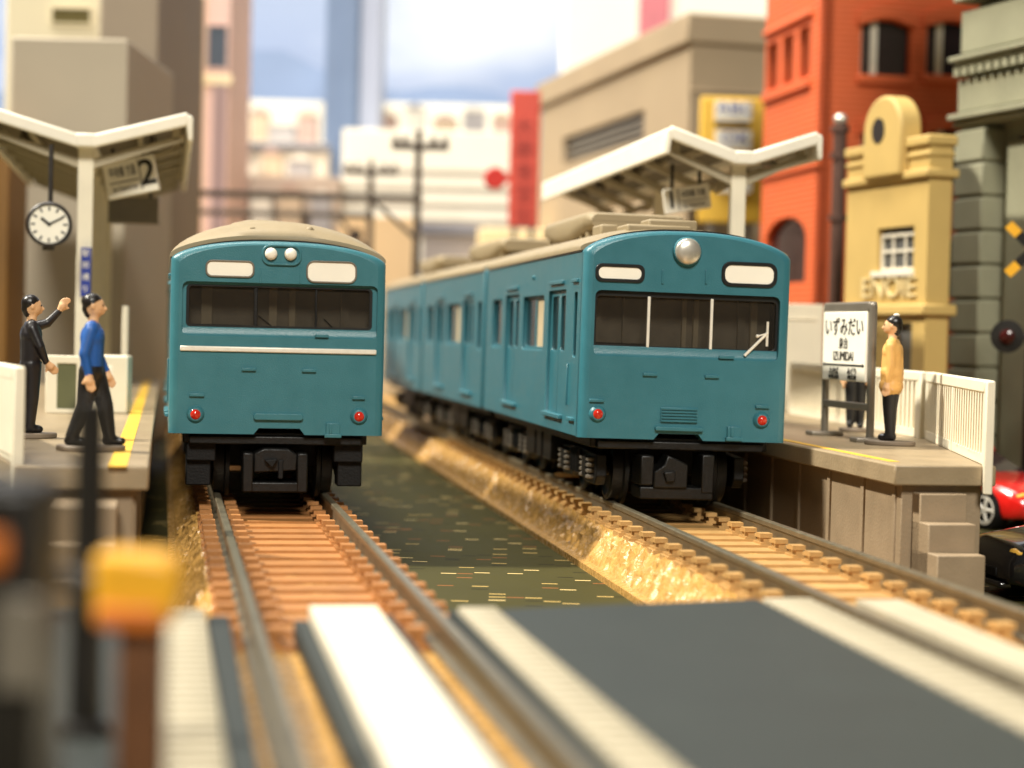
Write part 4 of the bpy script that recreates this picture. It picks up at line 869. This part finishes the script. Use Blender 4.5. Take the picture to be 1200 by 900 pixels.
# --- yellow billboard and the red signs
def panel_px(name, label, cat, x0, y0, x1, y1, Y, m, thick=2.0, legs=True):
    a, c = P(x0, y0, Y), P(x1, y1, Y); r = root(name, ((a.x + c.x) / 2, Y, 0), label, cat)
    MB().box(a.x, c.x, Y, Y + thick, c.z, a.z).build('board', m, r, bevel=.3)
    if legs:
        for q in (.2, .8): MB().box(a.x + (c.x - a.x) * q - .6, a.x + (c.x - a.x) * q + .6, Y + .3, Y + thick - .3, 0, c.z).build('leg', steel, r)
    return r, a, c
ysign = mat('billboard_yellow', (240, 190, 64), .5, var=.06); blue_ink = mat('blue_ink', (70, 84, 160), .5); rsign = mat('red_sign', (206, 74, 56), .5, var=.08, vs_=.1); rink = mat('red_ink', (148, 40, 30), .5)
r, a, c = panel_px('billboard', 'yellow billboard with white panels between tan and orange buildings', 'billboard', 822, 113, 892, 262, 372, ysign)
for (y0, y1) in ((118, 142), (152, 176), (186, 226)):
    p, q = P(838, y0, 372), P(880, y1, 372); MB().box(p.x, q.x, 371.7, 372.1, q.z, p.z).build('white_panel', signw, r, smooth=0)
for y0, tx in ((125, 'ABC'), (160, 'OK')):
    p = P(862, y0 + 2, 371.6); text(tx, 3.2, blue_ink, r, XZ((p.x, 371.6, p.z)), 'lettering', squash=1.2)
p, q = P(838, 144, 372), P(878, 149, 372); MB().box(p.x, q.x, 371.6, 372.1, q.z, p.z).build('stripe', dark, r, smooth=0)
r, a, c = panel_px('shop_sign', 'tall vertical red sign with dark characters beside the tan building', 'sign', 599, 106, 630, 266, 420, rsign, 3)
for i, chh in enumerate('大衆食堂街'):
    p = P(614, 150 + i * 26, 420); text(chh, 4.6, rink, r, XZ((p.x, 419.9, p.z)), 'lettering')
p = P(580, 209, 421); r2 = root('round_sign', (p.x, 421, p.z - 2.6), 'small round red sign left of the tall red sign', 'sign')
MB().lathe((p.x, 422, p.z), (0, -1, 0), [(0, 2.2), (.3, 2.5), (1.6, 2.5), (1.9, 2.2), (1.9, 0)], 24).build('disc', mat('red_disc', (200, 40, 30), .4), r2)
MB().box(p.x, P(600, 209, 421).x + .2, 421.2, 421.8, p.z - .7, p.z + .7).build('bracket', mat('red_disc', (0, 0, 0)), r2)
# ------------------------------------------------------------------ buildings at the left
def block(name, label, x0, x1, ytop, Y, depth, m, wins=(), ang=0, zb=0, wm=None, trims=()):
    a, c = P(x0, ytop, Y), P(x1, ytop, Y); r = root(name, ((a.x + c.x) / 2, Y, zb), label, 'building')
    zt = (a.z + c.z) / 2
    MB().box(a.x, c.x, Y, Y + depth, zb, zt).build('wall', m, r, bevel=.4)
    for (wx0, wy0, wx1, wy1) in wins:
        p, q = P(wx0, wy0, Y), P(wx1, wy1, Y)
        wf = MB().panel(rect(p.x - .4, q.x + .4, q.z - .4, p.z + .4), [rect(p.x, q.x, q.z, p.z)], lambda u, v, d: (u, Y - .5 + d, v), .7).build('window', m, r, smooth=0)
        MB().box(p.x - .1, q.x + .1, Y - .15, Y + .02, q.z - .1, p.z + .1).build('pane', wm or wdark, wf, smooth=0)
    for (y0, y1, tm, ex) in trims:
        p, q = P(x0, y0, Y), P(x0, y1, Y); MB().box(a.x - ex, c.x + ex, Y - ex, Y + .02, q.z, p.z).build('band', tm, r, bevel=.2)
    return r
beige_l = mat('pale_block_wall', (178, 166, 146), .7, var=.06, vs_=.06); brown_l = mat('dim_brown_wall', (146, 132, 114), .7, var=.08, vs_=.06); cream_l = mat('cream_wall', (226, 214, 182), .65, var=.05, vs_=.06)
block('beige_block', 'plain beige block with a flat top behind the left canopy', 12, 150, 44, 296, 40, beige_l)
block('brown_building', 'taller dim brown building between the beige block and pink tower', 118, 187, -60, 345, 50, brown_l)
block('cream_building', 'cream building with a dark slot window at the top left', 8, 124, -70, 360, 40, cream_l, wins=((62, 10, 106, 28),), wm=mat('olive_glass', (110, 100, 60), .3))
block('timber_tower', 'dark timber-brown tower sliver at the far left edge', -80, 11, 150, 285, 30, mat('amber_wall', (130, 92, 40), .6, var=.3, vs_=.05))
pinkw = mat('pink_wall', (242, 206, 194), .7, var=.05, vs_=.05); pinkd = mat('pink_dark_stripe', (168, 140, 138), .7, var=.05, vs_=.05); peach = mat('peach_wall', (252, 230, 190), .7, var=.05, vs_=.05)
r = block('pink_tower', 'pink and cream tower with narrow windows at the upper left', 180, 272, -80, 500, 40, pinkw, wins=((185, 30, 202, 78), (244, 30, 266, 80), (186, 102, 202, 150)), wm=mat('tower_glass', (92, 100, 112), .2), trims=((86, 98, peach, .8),))
p, q = P(206, -80, 500), P(236, 300, 500); MB().box(p.x, q.x, 497.5, 500.02, 0, p.z).build('pier', peach, r, bevel=.4)
p, q = P(250, 100, 500), P(262, 300, 500); MB().box(p.x, q.x, 499.2, 500.02, 0, p.z).build('stripe', pinkd, r, bevel=.2)  # darker pink stripe down the tower front
# ------------------------------------------------------------------ far city models
bl1 = mat('blue_tower_glass', (104, 122, 152), .35, var=.08, vs_=.05); bl2 = mat('blue_tower_pale', (176, 184, 206), .4, var=.06, vs_=.05)
r = block('blue_tower', 'slim blue-grey tower rising against the sky', 384, 424, -80, 600, 30, bl1)
p, q = P(425, -80, 603), P(444, 150, 603); MB().box(p.x, q.x, 603, 628, 0, p.z).build('side_wing', bl2, r, bevel=.3)
p, q = P(404, -80, 600), P(412, 300, 600); MB().box(p.x, q.x, 599.4, 600.02, 0, p.z).build('pier', bl1, r, smooth=0)
wb = mat('white_wall', (234, 228, 212), .7, var=.05, vs_=.04); wb2 = mat('offwhite_wall', (214, 204, 184), .7, var=.08, vs_=.04); gband = mat('grey_band', (176, 166, 150), .6)
r = block('office_building', 'wide white office block with grey floor bands behind the poles', 402, 600, 153, 560, 40, wb, trims=[(196 + k * 19, 202 + k * 19, gband, .3) for k in range(5)])
block('low_building', 'pale long low roof on the skyline left of the blue tower', 262, 384, 118, 660, 30, wb)
block('low_building', 'white hazy building on the skyline right of the blue tower', 446, 604, 122, 660, 30, wb)
block('house', 'sandy house with dark roof line left of the blue tower', 268, 384, 166, 590, 30, mat('sandy_wall', (216, 202, 184), .7, var=.12, vs_=.04), trims=((166, 174, mat('slate_roof', (120, 120, 130), .6), 1),))
block('house', 'tan house below the sandy house, behind the left train', 264, 398, 206, 545, 25, mat('tan_house_wall', (196, 176, 158), .7, var=.15, vs_=.05), wins=((290, 250, 312, 270), (340, 250, 362, 270)))
block('house', 'peach house between the two far poles', 396, 486, 254, 520, 20, mat('peach_house_wall', (226, 194, 150), .7, var=.1, vs_=.05), wins=((408, 268, 424, 284),))
block('house', 'slate-roofed grey house right of the tall far pole', 496, 562, 262, 515, 20, mat('grey_house_wall', (150, 142, 140), .7, var=.1, vs_=.05), trims=((262, 274, mat('slate_roof', (0, 0, 0)), 1),))
block('house', 'cream gabled house under the red sign', 560, 640, 268, 500, 20, mat('cream_house_wall', (232, 208, 160), .7, var=.08, vs_=.05))
r = block('white_tower', 'white tower with a rose vertical stripe above the tan building', 664, 905, -90, 600, 40, wb)
p, q = P(751, -90, 600), P(780, 200, 600); MB().box(p.x, q.x, 599.2, 600.02, 0, p.z).build('stripe', mat('rose_stripe', (196, 112, 120), .6), r, smooth=0)
# hills and scattered roofs of the far city
pts = []; rnd = random.Random(11); zz = P(400, 92, 700).z
hm = MB(); hv = []
for i in range(61):
    x = -330 + 11 * i; hgt = zz + 7 * math.sin(i * .37) + 4 * math.sin(i * .91 + 1) + rnd.uniform(-1, 1); hv.append((x, hgt))
hm.py([(-330, 0)] + [(330, 0)] + hv[::-1], 700, 712); kind(hm.build('hills', mat('hill_blue', (124, 142, 176), .8, var=.10, vs_=.03), smooth=0), 'structure')
tones = [mat('roof_white', (236, 230, 216), .7), mat('roof_sand', (206, 184, 156), .7), mat('roof_grey', (168, 164, 164), .7), mat('roof_rose', (196, 166, 152), .7)]
spots = [(276, 140, 26), (304, 132, 20), (330, 146, 30), (360, 136, 22), (286, 186, 24), (318, 180, 22), (352, 188, 28), (274, 226, 26), (306, 232, 24), (340, 222, 26), (376, 230, 22), (452, 136, 26), (486, 128, 24), (522, 140, 28), (556, 130, 26), (588, 138, 22)]
for i, (px, py, wd) in enumerate(spots):
    Y = 640 - (py - 128) * 1.35 if py < 200 else 536
    a, c = P(px - wd / 2, py, Y), P(px + wd / 2, py, Y)
    r = root('small_house', ((a.x + c.x) / 2, Y, 0), 'tiny ' + ('white', 'sand', 'grey', 'rose')[i % 4] + ' house, ' + ('first', 'second', 'third', 'fourth', 'fifth')[sum(1 for q in spots[:i] if (q[1] > 200, q[1] > 160, q[0] > 400) == (py > 200, py > 160, px > 400))] + ' from left in the ' + ('lowest' if py > 200 else 'middle' if py > 160 else 'skyline') + ' far row ' + ('left', 'right')[px > 400] + ' of blue tower', 'house', group='far city houses')
    MB().box(a.x, c.x, Y, Y + 7, 0, a.z).build('wall', tones[i % 4], r, smooth=0)
    MB().prism([(a.x - .4, a.z), (c.x + .4, a.z), ((a.x + c.x) / 2, a.z + 2.2)], lambda x, z: (x, Y - .4, z), lambda x, z: (x, Y + 7.4, z)).build('roof', tones[(i + 2) % 4], r, smooth=0)
# backdrop print
def sky_material():
    m = bpy.data.materials.new('printed_sky'); m.use_nodes = True; nt = m.node_tree; N = nt.nodes; Lk = nt.links; b = N['Principled BSDF']; b.inputs['Roughness'].default_value = .8
    tc = N.new('ShaderNodeTexCoord'); mp = N.new('ShaderNodeMapping'); mp.inputs['Scale'].default_value = (1 / S, 1 / S, 1 / S * 2.2); Lk.new(tc.outputs['Object'], mp.inputs[0])
    nz = N.new('ShaderNodeTexNoise'); nz.inputs['Scale'].default_value = .009; nz.inputs['Detail'].default_value = 3; nz.inputs['Roughness'].default_value = .55; Lk.new(mp.outputs[0], nz.inputs['Vector'])
    rp = N.new('ShaderNodeValToRGB'); E = rp.color_ramp.elements; E[0].position = .40; E[0].color = (*srgb((146, 160, 188)), 1); E[1].position = .66; E[1].color = (*srgb((190, 196, 208)), 1)
    Lk.new(nz.outputs[0], rp.inputs[0]); Lk.new(rp.outputs[0], b.inputs['Base Color']); return m
sky = MB().box(-420, 420, 720, 724, 0, 420).build('sky', sky_material(), smooth=0); kind(sky, 'structure')
# ------------------------------------------------------------------ line poles behind the trains
pole_m = mat('pole_brown', (74, 62, 50), .55, var=.15)
def line_pole(label, px, ytop, Y, arm_y, arm0, arm1, beam_y, beam0):
    q = P(px, ytop, Y); r = root('line_pole', (q.x, Y, 0), label, 'line pole', group='line poles')
    MB().tube((q.x, Y, 0), (q.x, Y, q.z), 1.0, .75, 12).build('mast', pole_m, r)
    z = P(px, arm_y, Y).z; a, c = P(arm0, arm_y, Y), P(arm1, arm_y, Y)
    MB().box(a.x, c.x, Y - .8, Y + .8, z - .7, z + .7).build('crossarm', pole_m, r, bevel=.15)
    for x in (a.x + .8, c.x - .8, (a.x + q.x) / 2, (c.x + q.x) / 2): MB().lathe((x, Y, z + .6), (0, 0, 1), [(0, .5), (.4, .9), (.8, .6), (1.2, .9), (1.6, .5)], 10).build('insulator', steel, r)
    z = P(px, beam_y, Y).z; a = P(beam0, beam_y, Y)
    MB().box(a.x, q.x + 1, Y - .6, Y + .6, z - .9, z + .4).build('beam', pole_m, r, bevel=.1)
    MB().tube((a.x + 1, Y, 0), (a.x + 1, Y, z + 8), 1.0, .8, 12).build('mast', pole_m, r)
    p1 = Vector((q.x - (10 if px > 450 else 8), Y, z - .5)); MB().tube(p1, (q.x, Y, z - 9), .5, .5, 8).build('brace', pole_m, r)
    return r
line_pole('dark line pole with crossarm, the taller and nearer of the two', 491, 153, 400, 172, 459, 526, 231, 200)
line_pole('dark line pole with crossarm, the shorter one behind the left train', 435, 188, 460, 202, 404, 466, 252, 196)
# ------------------------------------------------------------------ vehicles at the right edge
red = mat('red_car_paint', (196, 26, 22), .22, var=.05, coat=.8); blk = mat('black_car_paint', (20, 19, 20), .22, var=.1, coat=.6)
def toy_car(label, loc, face, paint, L=29, Wd=11.4, H=8.4, dull=False):
    """local: +x forward, z up"""
    r = root('toy_car', loc, label, 'toy car', (0, 0, face), 'miniature cars', local=True)
    h = Wd / 2
    st = [(-L / 2, .80, 2.2, 5.4, 0), (-L / 2 + .7, .94, 1.4, 6.2, 0), (-L * .30, 1, 1.2, 6.4, 0), (-L * .12, 1, 1.1, 6.3, 0), (L * .14, 1, 1.1, 6.0, 0), (L * .30, 1, 1.2, 5.5, 0), (L / 2 - 1.6, .95, 1.4, 4.7, 0), (L / 2 - .4, .86, 1.6, 4.0, 0), (L / 2, .74, 2.0, 3.2, 0)]
    def sec(x, wk, z0, z1):
        hw = h * wk; return [(x, -hw * .92, z0), (x, -hw, z0 + (z1 - z0) * .25), (x, -hw, z0 + (z1 - z0) * .7), (x, -hw * .88, z1 - .15), (x, -hw * .5, z1 + .1), (x, hw * .5, z1 + .1), (x, hw * .88, z1 - .15), (x, hw, z0 + (z1 - z0) * .7), (x, hw, z0 + (z1 - z0) * .25), (x, hw * .92, z0)]
    MB().rings([sec(*s[:4]) for s in st]).build('body', paint, r, smooth=50, bevel=.2)
    cab = [(-L * .36, .62, 6.2, 6.5), (-L * .22, .74, 6.0, H), (-L * .02, .74, 6.0, H + .1), (L * .18, .82, 5.6, 5.9)]
    MB().rings([[(x, -h * k, z0), (x, -h * k * .86, z1), (x, h * k * .86, z1), (x, h * k, z0)] for x, k, z0, z1 in cab]).build('cabin_glass', wdark, r, smooth=30, bevel=.2)
    MB().rings([[(x, -h * .66, z0), (x, -h * .6, z1), (x, h * .6, z1), (x, h * .66, z0)] for x, z0, z1 in ((-L * .24, H - .4, H + .05), (-L * .02, H - .3, H + .28), (L * .02, H - .4, H + .1))]).build('roof_panel', paint, r, bevel=.15)
    for x in (-L * .31, L * .32):
        for s in (-1, 1):
            MB().lathe((x, s * (h - 1.6), 2.2), (0, s, 0), [(0, 2.28), (1.63, 2.28)], 24).build('wheel_arch', black, r)
            wl = MB().lathe((x, s * (h - 1.7), 2.15), (0, s, 0), [(0, 1.6), (.1, 2.0), (1.5, 2.1), (1.75, 1.95), (1.78, 1.62), (1.6, 1.6)], 26).build('wheel', black, r)
            hb = MB().lathe((x, s * (h - .35), 2.15), (0, s, 0), [(0, 1.62), (.42, 1.62), (.44, 1.4), (.36, 1.3), (.36, .5), (.46, .4), (.46, 0)], 20)
            for k in range(5):
                a = 2 * math.pi * k / 5; hb.tube((x, s * (h + .02), 2.15), (x + 1.3 * math.cos(a), s * (h + .02), 2.15 + 1.3 * math.sin(a)), .26, .2, 6)
            hb.build('hub', trim, wl)
    for s in (-1, 1):
        MB().ball((L / 2 - 1.35, s * h * .66, 3.95), (.75, 1.2, .42), 12).build('headlamp', mat('lamp_amber', (222, 170, 70), .15, var=.1, coat=.5), r)
        MB().box(L / 2 - .3, L / 2 + .12, s * h * .30 - 1.2, s * h * .30 + 1.2, 2.0, 2.7).build('grille', black, r, bevel=.1)
    MB().box(L / 2 - .9, L / 2 + .25, -h * .7, h * .7, 1.15, 1.7).build('bumper', paint, r, bevel=.2)
    return r
wc = P(1153, 612, 206); f_ = -math.radians(62)
# place so that its right-hand front wheel meets the photographed wheel
wheel_local = Vector((29 * .32, -5.7, 0)); Rz = Matrix.Rotation(f_, 3, 'Z'); cpos = Vector((wc.x, 206, 0)) - Rz @ wheel_local
toy_car('shiny red sports car at the right edge beyond the platform stairs', (cpos.x, cpos.y, 0), f_, red)
wb_ = P(1152, 700, 150)
toy_car('dark car nosing in at the lower right edge beside the stairs', (wb_.x + 14.5, 153, 0), math.radians(188), blk)
# ------------------------------------------------------------------ crossing signals
yel = mat('signal_yellow', (232, 170, 40), .4, var=.08); blkm = mat('signal_black', (24, 20, 16), .4, var=.2); orng = mat('signal_orange', (206, 112, 36), .45, var=.1)
def crossing_signal(label, base, h, face, rp=.55, drop=8):
    r = root('crossing_signal', base, label, 'crossing signal', (0, 0, face), 'crossing signals', local=True)
    n = 8
    for k in range(n): MB().tube((0, 0, h * k / n), (0, 0, h * (k + 1) / n), rp, rp, 14).build('pole_band', (yel, blkm)[k % 2] if k > n // 2 else blkm, r)
    for s in (-1, 1):
        T = Matrix.Translation((0, -.9, h - 3)) @ Matrix.Rotation(s * math.radians(45), 4, 'Y')
        for k in range(5): MB().box(-4 + 1.6 * k, -2.4 + 1.6 * k, -.2 - .21 * (s + 1), .2 - .21 * (s + 1), -.55, .55, T).build('cross_bar', (yel, blkm)[k % 2], r, smooth=0)
        MB().lathe((s * 2.6, -.6, h - drop), (0, -1, 0), [(0, 1.5), (.4, 1.9), (.6, 1.9), (.7, 0)], 22).build('lamp_disc', blkm, r)
        MB().lathe((s * 2.6, -1.2, h - drop), (0, -1, 0), [(0, .85), (.5, .85), (.7, .5), (.75, 0)], 16).build('lamp', mat('unlit_lens', (58, 14, 12), .2, coat=.4), r)
    MB().tube((-2.6, -.2, h - drop), (2.6, -.2, h - drop), .3, .3, 8).build('lamp_arm', blkm, r)
    MB().lathe((0, 0, 0), (0, 0, 1), [(0, 1.5), (.6, 1.4), (.7, .7)], 16).build('base', blkm, r)
    return r
sb = P(1196, 300, 216); crossing_signal('black and yellow crossing signal at the right edge, in front of grey building', (sb.x + 1.5, 216, 0), P(1200, 262, 216).z, -.3, .7, 13)
# gate machine and posts, very near at lower left
pb_ = P(100, 860, 70); r = root('crossing_post', (pb_.x, 70, ZT - .4), 'blurred black post nearest the camera at lower left', 'post')
MB().tube((pb_.x, 70, ZT - .4), (pb_.x, 70, P(100, 470, 70).z), .62, .55, 14).build('post', blkm, r)
MB().lathe((pb_.x, 70, ZT - .4), (0, 0, 1), [(0, 1.0), (.5, .9), (.6, .5)], 14).build('foot', blkm, r)
gm = P(168, 688, 58); r = root('gate_machine', (gm.x, 58, ZT - .4), 'blurred yellow gate machine beside the black post', 'gate machine')
MB().box(gm.x - .7, gm.x + .7, 57.4, 58.6, ZT - .4, gm.z - 1.0).build('pedestal', mat('rust_brown', (96, 58, 26), .6, var=.2), r, bevel=.25)
MB().py([(gm.x - 1.4, gm.z - 1.2), (gm.x + .7, gm.z - 1.25), (gm.x + 1.25, gm.z - .5), (gm.x + 1.25, gm.z + .7), (gm.x + .8, gm.z + 1.1), (gm.x - 1.4, gm.z + 1.15)], 57.0, 59.0).build('housing', yel, r, bevel=.45, seg=3)
MB().box(gm.x - 1.2, gm.x + .8, 56.7, 57.1, gm.z - 1.15, gm.z - .45).build('name_plate', orng, r, bevel=.15)
MB().tube((gm.x - 1.4, 58, gm.z), (gm.x - 9, 66, gm.z + .5), .35, .3, 10).build('gate_arm', blkm, r)
gx = P(12, 700, 48); r = root('relay_box', (gx.x, 48, ZT - .4), 'blurred dark cabinet with grey panel at the lower left edge', 'cabinet')
MB().box(gx.x - 3, gx.x + .95, 47, 50, ZT - .4, P(20, 560, 48).z).build('cabinet', blkm, r, bevel=.3)
MB().box(gx.x - .1, gx.x + 1.1, 46.7, 47.1, P(20, 800, 48).z, P(20, 690, 48).z).build('door_panel', steel, r, bevel=.1)
MB().box(gx.x - .9, gx.x + .2, 46.6, 47.1, P(20, 660, 48).z, P(20, 620, 48).z).build('caution_plate', orng, r, bevel=.1)
yb2 = P(14, 872, 52); r = root('yellow_bollard', (yb2.x, 52, ZT - .4), 'blurred yellow bollard in the bottom left corner', 'bollard')
MB().lathe((yb2.x, 52, ZT - .4), (0, 0, 1), [(0, 1.3), (.4, 1.3), (.5, 1.0), (1.6, 1.0), (2.0, .8), (2.2, 0)], 18).build('post', yel, r)
MB().lathe((yb2.x, 52, ZT + .3), (0, 0, 1), [(0, 1.02), (.05, 1.06), (.35, 1.06), (.4, 1.02)], 18).build('band', blkm, r)
# signal on the far left edge, behind the relay box
sl = P(-6, 420, 100); crossing_signal('blurred yellow and black crossing signal at the left edge', (sl.x - 6, 100, 0), P(0, 230, 100).z, .2, .7)
